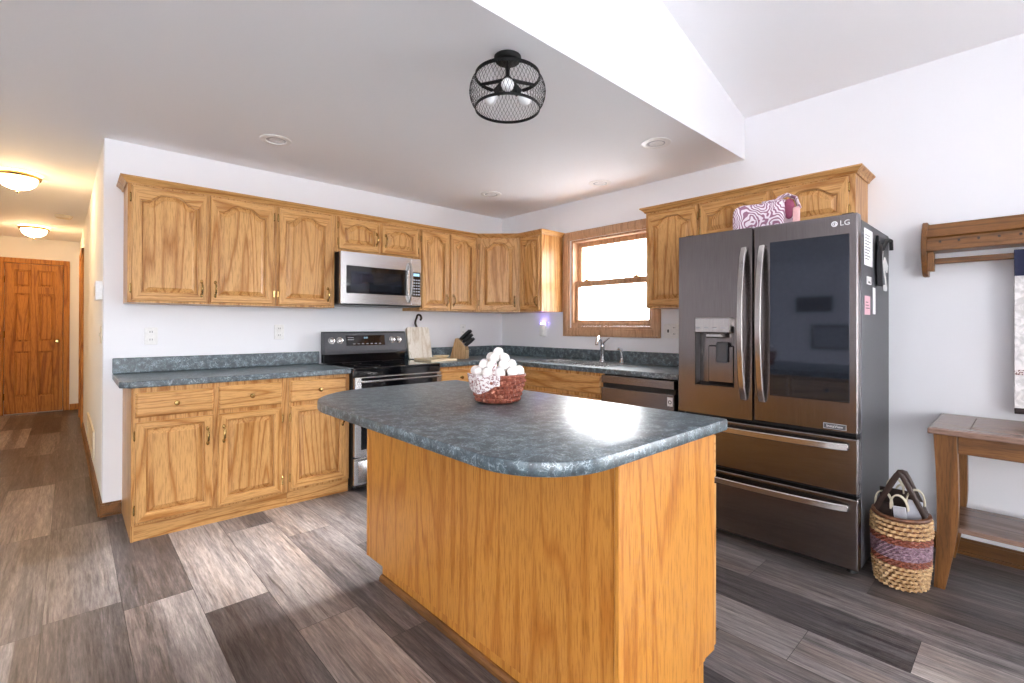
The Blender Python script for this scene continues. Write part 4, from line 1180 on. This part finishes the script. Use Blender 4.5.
ring(11, 0.0935, 0.128, 0.1, 'lowest row'); ring(8, 0.0615, 0.156, 0.45, 'middle row'); ring(4, 0.032, 0.184, 0.3, 'upper row'); ring(1, 0.002, 0.207, 0, 'top')
ranks = {}
for p, lvl, a in eggs:
    d = p-CAM_LOC; u = d.dot(CR)/d.dot(CF); front = math.cos(a-cdir) > -0.1
    ranks.setdefault((lvl, front), []).append((u, p))
ORD = ['leftmost', 'second from left', 'third from left', 'fourth from left', 'fifth from left', 'sixth from left', 'seventh from left']
first = None
for (lvl, front), L_ in ranks.items():
    for i, (u, p) in enumerate(sorted(L_, key=lambda t: t[0])):
        if lvl == 'top': lab = 'white egg crowning the heap in the red basket'
        else: lab = 'white egg in the %s of the heap, %s on the %s side' % (lvl, ORD[i], 'near' if front else 'far')
        if first is None:
            first = MB().ball((0, 0, 0), 0.0215, (1, 1, 1.08), 16, 12).build('egg', 'egg', None, True); o = first
        else:
            o = first.copy(); COL.objects.link(o)
        o.location = p - V3((0, 0, 0.022)); o.rotation_euler = (random.uniform(-0.9, 0.9), random.uniform(-0.9, 0.9), random.uniform(0, 3))
        # keep the shell centred on its place in the heap
        o.location = p - o.rotation_euler.to_matrix() @ V3((0, 0, 0.02322))
        tag(o, lab, 'egg', 'eggs heaped in the basket')

# ------------------------------------------------------------------ wall plates
def plate(face, a, z, label, kind='outlet', w=0.072, h=0.116, gang=1):
    """face: 'y' back wall, 'x' window wall"""
    F = FB(-0.0005) if face == 'y' else FW(-0.0005)
    t = thing('outlet' if kind == 'outlet' else 'light_switch', label, kind, F.p(a, z-h/2, 0))
    def bx(a0, a1, z0, z1, w0, w1, bev=0.0):
        p, q = F.p(a0, z0, w0), F.p(a1, z1, w1); return MB().box(p.x, q.x, p.y, q.y, z0, z1, bev)
    bx(a-w*gang/2, a+w*gang/2, z-h/2, z+h/2, 0, 0.006, 0.0025).build('cover_plate', 'white_plastic', t)
    for g in range(gang):
        ac = a + (g-(gang-1)/2)*w*0.75
        if kind == 'outlet' or (gang > 1 and g == 1):
            for dz in (-0.026, 0.026):
                s = bx(ac-0.017, ac+0.017, z+dz-0.017, z+dz+0.017, 0.0055, 0.0075, 0.001).build('socket', 'white_plastic', t)
                for da in (-0.006, 0.006): bx(ac+da-0.0015, ac+da+0.0015, z+dz-0.004, z+dz+0.008, 0.0072, 0.0079).build('slot', 'slot', s)
        else:
            bx(ac-0.006, ac+0.006, z-0.012, z+0.012, 0.0055, 0.013, 0.002).build('toggle', 'slot', t)
    return t
plate('y', -3.182, 1.158, 'white wall outlet above the left end of the backsplash')
plate('y', -2.365, 1.18, 'white wall outlet above the backsplash close to the range')
plate('y', -0.55, 1.19, 'white wall outlet behind the knife block corner')
plate('x', 2.078, 1.195, 'white double switch plate between window casing and fridge', 'light switch', 0.07, 0.116, 2)
pi_ = thing('plug_in_freshener', 'white plug-in air freshener glowing violet beside the window', 'air freshener', (-0.03, -0.655, 1.14))
MB().box(-0.012, -0.0005, -0.69, -0.62, 1.125, 1.275, 0.004).build('outlet_plate', 'white_plastic', pi_)
MB().box(-0.05, -0.0125, -0.692, -0.622, 1.13, 1.255, 0.018, 3).build('housing', 'white_plastic', pi_, True)
MB().box(-0.04, -0.018, -0.675, -0.64, 1.256, 1.264, 0.002).build('night_light', 'led', pi_)

# ------------------------------------------------------------------ hall fittings
def hx(y, off=0.0): return hallx(y) - off
def hbox(mb, ya, yb, z0, z1, t, t0=0.0005):
    return mb.prism([(hx(ya, t0), ya), (hx(yb, t0), yb), (hx(yb, t), yb), (hx(ya, t), ya)], z0, z1)
th = thing('door_chime', 'small white box high on the hall wall corner', 'chime box', (hx(0.2), 0.2, 1.40))
hbox(MB(), 0.10, 0.32, 1.40, 1.52, 0.035).build('case', 'white_plastic', th)
hbox(MB(), 0.14, 0.28, 1.43, 1.49, 0.037, 0.0355).build('front_cover', 'off_white', th)
sw = thing('light_switch', 'light switch plate low on the hall wall corner below the white box', 'light switch', (hx(0.2), 0.2, 1.11))
hbox(MB(), 0.12, 0.24, 1.11, 1.225, 0.006).build('cover_plate', 'off_white', sw)
hbox(MB(), 0.172, 0.188, 1.155, 1.18, 0.014, 0.0065).build('toggle', 'off_white', sw)
gr = thing('air_return_grille', 'almond air return grille low on the hall wall', 'grille', (hx(1.5), 1.5, 0.17))
wall = MB()
for (a, b_, z0, z1) in ((0.95, 2.1, 0.17, 0.195), (0.95, 2.1, 0.365, 0.39), (0.95, 0.99, 0.195, 0.365), (2.06, 2.1, 0.195, 0.365)): hbox(wall, a, b_, z0, z1, 0.012)
wall.build('frame', 'off_white', gr)
lv = MB()
for i in range(8): hbox(lv, 0.99, 2.06, 0.20+i*0.021, 0.212+i*0.021, 0.008)
lv.build('louvres', 'off_white', gr)
def dome_lamp(x, y, label):
    t = thing('ceiling_lamp', label, 'ceiling lamp', (x, y, HC), 'hall ceiling lamps')
    MB().lathe([(0.0, -0.0005), (0.08, -0.0005), (0.095, -0.006), (0.0, -0.0065)], (x, y, HC), 32).build('ceiling_plate', 'brass', t)
    MB().lathe([(0.122, -0.012), (0.134, -0.014), (0.142, -0.026), (0.136, -0.042), (0.122, -0.044), (0.117, -0.028), (0.122, -0.012)], (x, y, HC), 40).build('brass_ring', 'brass', t, True)
    MB().lathe([(0.119, -0.024), (0.116, -0.058), (0.104, -0.086), (0.078, -0.110), (0.042, -0.126), (0.0, -0.131)], (x, y, HC), 40).build('glass_bowl', 'lamp_glass', t, True)
    MB().lathe([(0.0, -0.129), (0.016, -0.132), (0.009, -0.140), (0.012, -0.150), (0.0, -0.160)], (x, y, HC), 14).build('finial', 'brass', t, True)
dome_lamp(-3.90, 1.42, 'lit alabaster dome ceiling lamp nearer the kitchen, in the hall')
dome_lamp(-3.92, 4.25, 'lit alabaster dome ceiling lamp farther down the hall near the door')
sm = thing('smoke_detector', 'round white smoke detector on the hall ceiling', 'smoke detector', (-3.645, 3.2, HC))
MB().lathe([(0.0, -0.0005), (0.075, -0.0005), (0.075, -0.012), (0.062, -0.03), (0.0, -0.034)], (-3.645, 3.2, HC), 28).build('case', 'off_white', sm, True)

# ------------------------------------------------------------------ ceiling fittings in the kitchen
for (x, y, lab) in ((-2.606, -0.721, 'recessed ceiling light over the left base cabinets'), (-0.755, -2.381, 'recessed ceiling light nearest the fridge and soffit'),
                    (-0.308, -1.591, 'recessed ceiling light above the sink window'), (-0.761, -0.704, 'recessed ceiling light over the back corner')):
    t = thing('recessed_light', lab, 'recessed light', (x, y, HC), 'recessed kitchen lights')
    MB().lathe([(0.060, -0.0005), (0.095, -0.0005), (0.095, -0.004), (0.085, -0.007), (0.062, -0.007), (0.058, -0.003), (0.060, -0.0005)], (x, y, HC), 36).build('trim_ring', 'white_plastic', t, True)
    MB().lathe([(0.0575, -0.0006), (0.0575, -0.003), (0.0, -0.003), (0, -0.0006)], (x, y, HC), 28).build('baffle', 'grey_text', t)
    MB().lathe([(0.0, -0.0055), (0.03, -0.005), (0.046, -0.0032), (0.0, -0.0031)], (x+0.006, y, HC), 24).build('bulb_face', 'bulb', t, True)

PX, PY = -2.146, -2.461
pl = thing('cage_ceiling_light', 'black wire mesh drum ceiling light with three bulbs', 'ceiling light', (PX, PY, HC))
PC = V3((PX, PY, 0))
MB().lathe([(0.0, -0.0005), (0.061, -0.0005), (0.061, -0.010), (0.054, -0.020), (0.02, -0.026), (0, -0.026)], (PX, PY, HC), 32).build('canopy', 'black_metal', pl, True)
MB().tube([(PX, PY, HC-0.025), (PX, PY, 2.32)], 0.010, 10).ball((PX, PY, 2.33), 0.024, (1, 1, 1.1), 14, 10).build('stem', 'black_metal', pl, True)
zt, zb_ = 2.352, 2.208
def cr_(z):
    q = (z-zb_)/(zt-zb_); return 0.143 + 0.028*math.sin(PI*q)**0.8
def ringm(z, r, h, t_=0.0035):
    return MB().lathe([(r, -h/2), (r+t_, -h/2), (r+t_, h/2), (r, h/2), (r, -h/2)], (PX, PY, z), 64)
ringm(zt, cr_(zt)-0.001, 0.016).build('top_ring', 'black_metal', pl)
ringm(zb_, cr_(zb_)-0.001, 0.012).build('bottom_ring', 'black_metal', pl)
mesh_ = MB(); NW = 60
for sg in (-1, 1):
    for k in range(NW):
        a0 = 2*PI*k/NW
        mesh_.tube([PC + V3((cr_(zb_+(zt-zb_)*j/6)*math.cos(a0+sg*0.42*j/6), cr_(zb_+(zt-zb_)*j/6)*math.sin(a0+sg*0.42*j/6), zb_+(zt-zb_)*j/6)) for j in range(7)], 0.0008, 3, cap=False)
mesh_.build('mesh_cage', 'black_metal', pl)
la = math.atan2(CAM_LOC.y-PY, CAM_LOC.x-PX)
for k in range(3):
    a = la + 2*PI*k/3
    e = V3((math.cos(a), math.sin(a), 0))
    MB().tube([PC+V3((0, 0, 2.34)), PC+e*0.07+V3((0, 0, 2.345)), PC+e*(cr_(zt)-0.001)+V3((0, 0, zt))], [0.009, 0.008, 0.007], 6).build('arm', 'black_metal', pl, True)
    d = (e*0.80+V3((0, 0, -0.60))).normalized(); s0 = PC+V3((0, 0, 2.325))+e*0.018
    MB().tube([s0, s0+d*0.006, s0+d*0.055], [0.012, 0.019, 0.019], 14).build('socket', 'black_metal', pl, True)
    bl = MB().tube([s0+d*q for q in (0.053, 0.065, 0.080, 0.095, 0.108, 0.116, 0.119)], [0.013, 0.018, 0.026, 0.028, 0.023, 0.012, 0.002], 16)
    bl.build('bulb', 'bulb', pl, True)

# ------------------------------------------------------------------ right wall: shelf, quilt, console table, basket
sf_ = thing('wall_shelf', 'rustic wooden wall shelf with peg board and hanging rail', 'wall shelf', (-0.1, -4.18, 1.5))
SY0, SY1 = -4.70, -3.665
def bracket(y0, y1):
    P = [(-0.003, 1.815), (-0.075, 1.815)]
    for i in range(9):
        q = i/8; P.append((-0.085-0.055*math.sin(PI*q)**0.8, 1.805-0.275*q))
    P += [(-0.06, 1.515), (-0.003, 1.515)]
    return MB().prism(P, y0, y1, 'xz', 0.003, 1)
bracket(SY1, SY1+0.024).build('end_bracket', 'rustic_z', sf_)
bracket(SY0-0.024, SY0).build('end_bracket', 'rustic_z', sf_)
MB().prism([(-0.060, 1.795), (-0.078, 1.80), (-0.135, 1.725), (-0.122, 1.717)], SY0+0.0005, SY1-0.0005, 'xz').build('sloped_board', 'rustic_y', sf_)
pb = MB().box(-0.125, -0.107, SY0+0.0005, SY1-0.0005, 1.667, 1.717, 0.002).build('peg_board', 'rustic_y', sf_)
for i in range(9): MB().tube([(-0.1255, -3.72-i*0.075, 1.695), (-0.133, -3.72-i*0.075, 1.697)], 0.006, 8).build('peg', 'leather', pb)
MB().box(-0.155, -0.003, SY0+0.0005, SY1-0.0005, 1.645, 1.6665, 0.003).build('ledge', 'rustic_y', sf_)
MB().box(-0.115, -0.055, SY1-0.028, SY1-0.0005, 1.54, 1.6445, 0.003).build('rail_block', 'rustic_z', sf_)
MB().box(-0.115, -0.055, SY0+0.0005, SY0+0.028, 1.54, 1.6445, 0.003).build('rail_block', 'rustic_z', sf_)
MB().box(-0.098, -0.072, SY0+0.028, SY1-0.0285, 1.578, 1.608, 0.004).build('rail', 'rustic_y', sf_)

qt = thing('quilt', 'white quilt with navy top band hanging from the shelf rail', 'quilt', (-0.08, -4.31, 0.8))
def qx(u): return -0.085 + 0.006*math.sin(u*31)
QY0, QY1 = -4.62, -3.998
def qpart(z0, z1, off): return MB().grid(lambda u, v: V3((qx(u)-off-0.004*math.sin(9*u+3*v), QY1+(QY0-QY1)*u, z0+(z1-z0)*v)), 40, 8, 0.008)
qpart(1.02, 1.49, 0.024).build('white_panel', 'quilt_white', qt, True)
qpart(0.83, 0.995, 0.024).build('white_panel', 'quilt_white', qt, True)
qpart(1.49, 1.622, 0.024).build('navy_band', 'quilt_navy', qt, True)
qpart(0.995, 1.02, 0.024).build('checked_band', 'quilt_check', qt, True)
qpart(0.80, 0.83, 0.024).build('binding', 'quilt_dark', qt, True)

tb = thing('console_table', 'rustic brown console table with lower shelf and curved legs', 'table', (-0.3, -4.22, 0))
TY0, TY1 = -4.74, -3.718
top = MB().box(-0.585, -0.02, TY0, TY1, 0.728, 0.755, 0.004).build('tabletop', 'rustic_top', tb)
for y in (-3.86, -4.15, -4.45): MB().box(-0.50, -0.10, y-0.0025, y+0.0025, 0.7545, 0.7556).build('plank_joint', 'leather', top)
MB().box(-0.505, -0.10, TY0+0.05, -3.845, 0.0, 0.0) if False else None
MB().box(-0.556, -0.536, TY0+0.12, TY1-0.105, 0.645, 0.7275, 0.002).box(-0.07, -0.05, TY0+0.12, TY1-0.105, 0.645, 0.7275, 0.002).box(-0.47, -0.13, TY1-0.085, TY1-0.065, 0.645, 0.7275, 0.002).build('apron', 'rustic_y', tb)
def leg(x, y, sy, dx):
    """square sabre leg, flaring at the knee and narrowing to the foot; sy = direction towards the table middle"""
    b = bmesh.new(); rows = []
    for i in range(13):
        q = i/12; z = 0.7275*(1-q)
        w = 0.080 - 0.010*q + (-0.030*max(0, (q-0.55)/0.45)**1.2)
        t = 0.07 - 0.015*q
        bow = 0.012*math.sin(PI*q)
        ya = y + sy*bow; yb = ya + sy*w
        rows.append([b.verts.new(V3(p)) for p in ((x-t/2, ya, z), (x+t/2, ya, z), (x+t/2, yb, z), (x-t/2, yb, z))])
    for A, B in zip(rows, rows[1:]):
        for k in range(4): b.faces.new((A[k], A[(k+1) % 4], B[(k+1) % 4], B[k]))
    b.faces.new(rows[0][::-1]); b.faces.new(rows[-1]); bmesh.ops.recalc_face_normals(b, faces=b.faces)
    mb = MB(); mb._merge(b); return mb
for x in (-0.535, -0.075):
    leg(x, -3.738, -1, 0).build('leg', 'rustic_z', tb)
    leg(x, TY0+0.04, 1, 0).build('leg', 'rustic_z', tb)
MB().box(-0.50, -0.11, TY0+0.09, -3.80, 0.262, 0.285, 0.002).build('lower_shelf', 'rustic_top', tb)

# woven basket with folded bags in it
WC = V3((-0.618, -3.624, 0))
wk = thing('woven_basket', 'tall oval woven basket with plum band on the floor between fridge and console', 'basket', WC)
def wr_(z):
    q = z/0.335; return (0.105+0.020*q+0.010*math.sin(PI*q), 0.088+0.014*q+0.010*math.sin(PI*q))
MB().lathe([(0, 0.001), (0.9, 0.001), (0.98, 0.01)] + [(wr_(z)[0]/0.105-0.01, z) for z in (0.03, 0.09, 0.16, 0.23, 0.29, 0.33)] + [(wr_(0.33)[0]/0.105-0.07, 0.33), (1.05, 0.16), (0.88, 0.012), (0, 0.010)], WC, 40, sx=0.105, sy=0.090).build('liner', 'straw_brown', wk, True)
def coil(z0, z1, n, mat, name, amp=0.004, rad=0.007, nst=26):
    mb = MB()
    for i in range(n):
        z = z0 + (z1-z0)*(i+0.5)/n; a_, b_ = wr_(z)
        pts = []
        for k in range(nst*2):
            th_ = 2*PI*k/(nst*2); w = amp*math.cos(PI*k + PI*(i % 2))
            pts.append(WC + V3(((a_+0.004+w)*math.cos(th_), (b_+0.006+w)*math.sin(th_), z)))
        mb.tube(pts, rad, 6, closed=True)
    return mb.build(name, mat, wk, True)
coil(0.0, 0.115, 6, 'straw', 'lower_weave', 0.006)
coil(0.115, 0.145, 3, 'straw_red', 'red_band', 0.004, 0.005)
coil(0.145, 0.215, 7, 'straw_plum', 'plum_band', 0.003, 0.005, 34)
coil(0.215, 0.243, 3, 'straw_red', 'red_band', 0.004, 0.005)
coil(0.243, 0.325, 4, 'straw', 'upper_weave', 0.006)
a_, b_ = wr_(0.33)
MB().tube([WC+V3(((a_+0.002)*math.cos(2*PI*k/40), (b_+0.004)*math.sin(2*PI*k/40), 0.333)) for k in range(40)], 0.010, 8, closed=True).build('rim', 'straw_brown', wk, True)
for sg in (-1, 1):
    hp = []
    for k in range(21):
        q = -1 + 2*k/20; hp.append(WC + V3((sg*(0.022+0.02*(1-abs(q))), (b_-0.004)*q, 0.325+0.195*min(1, 1.12*(1-abs(q)))**0.95)))
    MB().tube(hp, 0.012, 6, flat=0.45).build('handle', 'leather', wk, True)
def folded_bag(c, rz, tilt_, w, h, mat, label, handle='cord'):
    t = thing('paper_bag', label, 'bag', c, 'bags stuffed in the basket')
    mt = Matrix.Translation(V3(c)) @ Matrix.Rotation(rz, 4, 'Z') @ Matrix.Rotation(tilt_, 4, 'Y')
    MB().box(-w/2, w/2, -0.005, 0.005, 0, h, 0.002).xform(mt).build('folded_sheet', mat, t)
    for sg in (-1, 1):
        pts = [(0.034*math.cos(q)*1.0, sg*0.007, h-0.015+0.068*math.sin(q)**0.8) for q in [PI*k/12 for k in range(13)]]
        MB().tube(pts, 0.0034, 6).xform(mt).build('cord_handle', handle, t, True)
    return t
H2 = PI/2
folded_bag(WC+V3((0.070, 0.0, 0.03)), H2+0.1, 0.0, 0.13, 0.37, 'dark_bag', 'dark brown folded bag at the back of the basket')
folded_bag(WC+V3((0.046, 0.008, 0.03)), H2-0.12, 0.05, 0.13, 0.40, 'dark_bag', 'dark brown folded bag standing tallest in the middle of the basket')
folded_bag(WC+V3((-0.008, -0.03, 0.03)), H2+0.2, -0.07, 0.055, 0.375, 'grey_bag', 'pale grey folded bag standing upright in the basket')
folded_bag(WC+V3((-0.010, 0.045, 0.03)), H2-0.1, 0.06, 0.06, 0.34, 'dark_bag', 'dark brown folded bag at the near left of the basket')
folded_bag(WC+V3((-0.050, -0.035, 0.03)), H2-0.1, 0.10, 0.05, 0.345, 'grey_bag', 'pale grey folded bag leaning at the near right of the basket')

for o in bpy.data.objects:
    if '_o' in o: del o['_o']
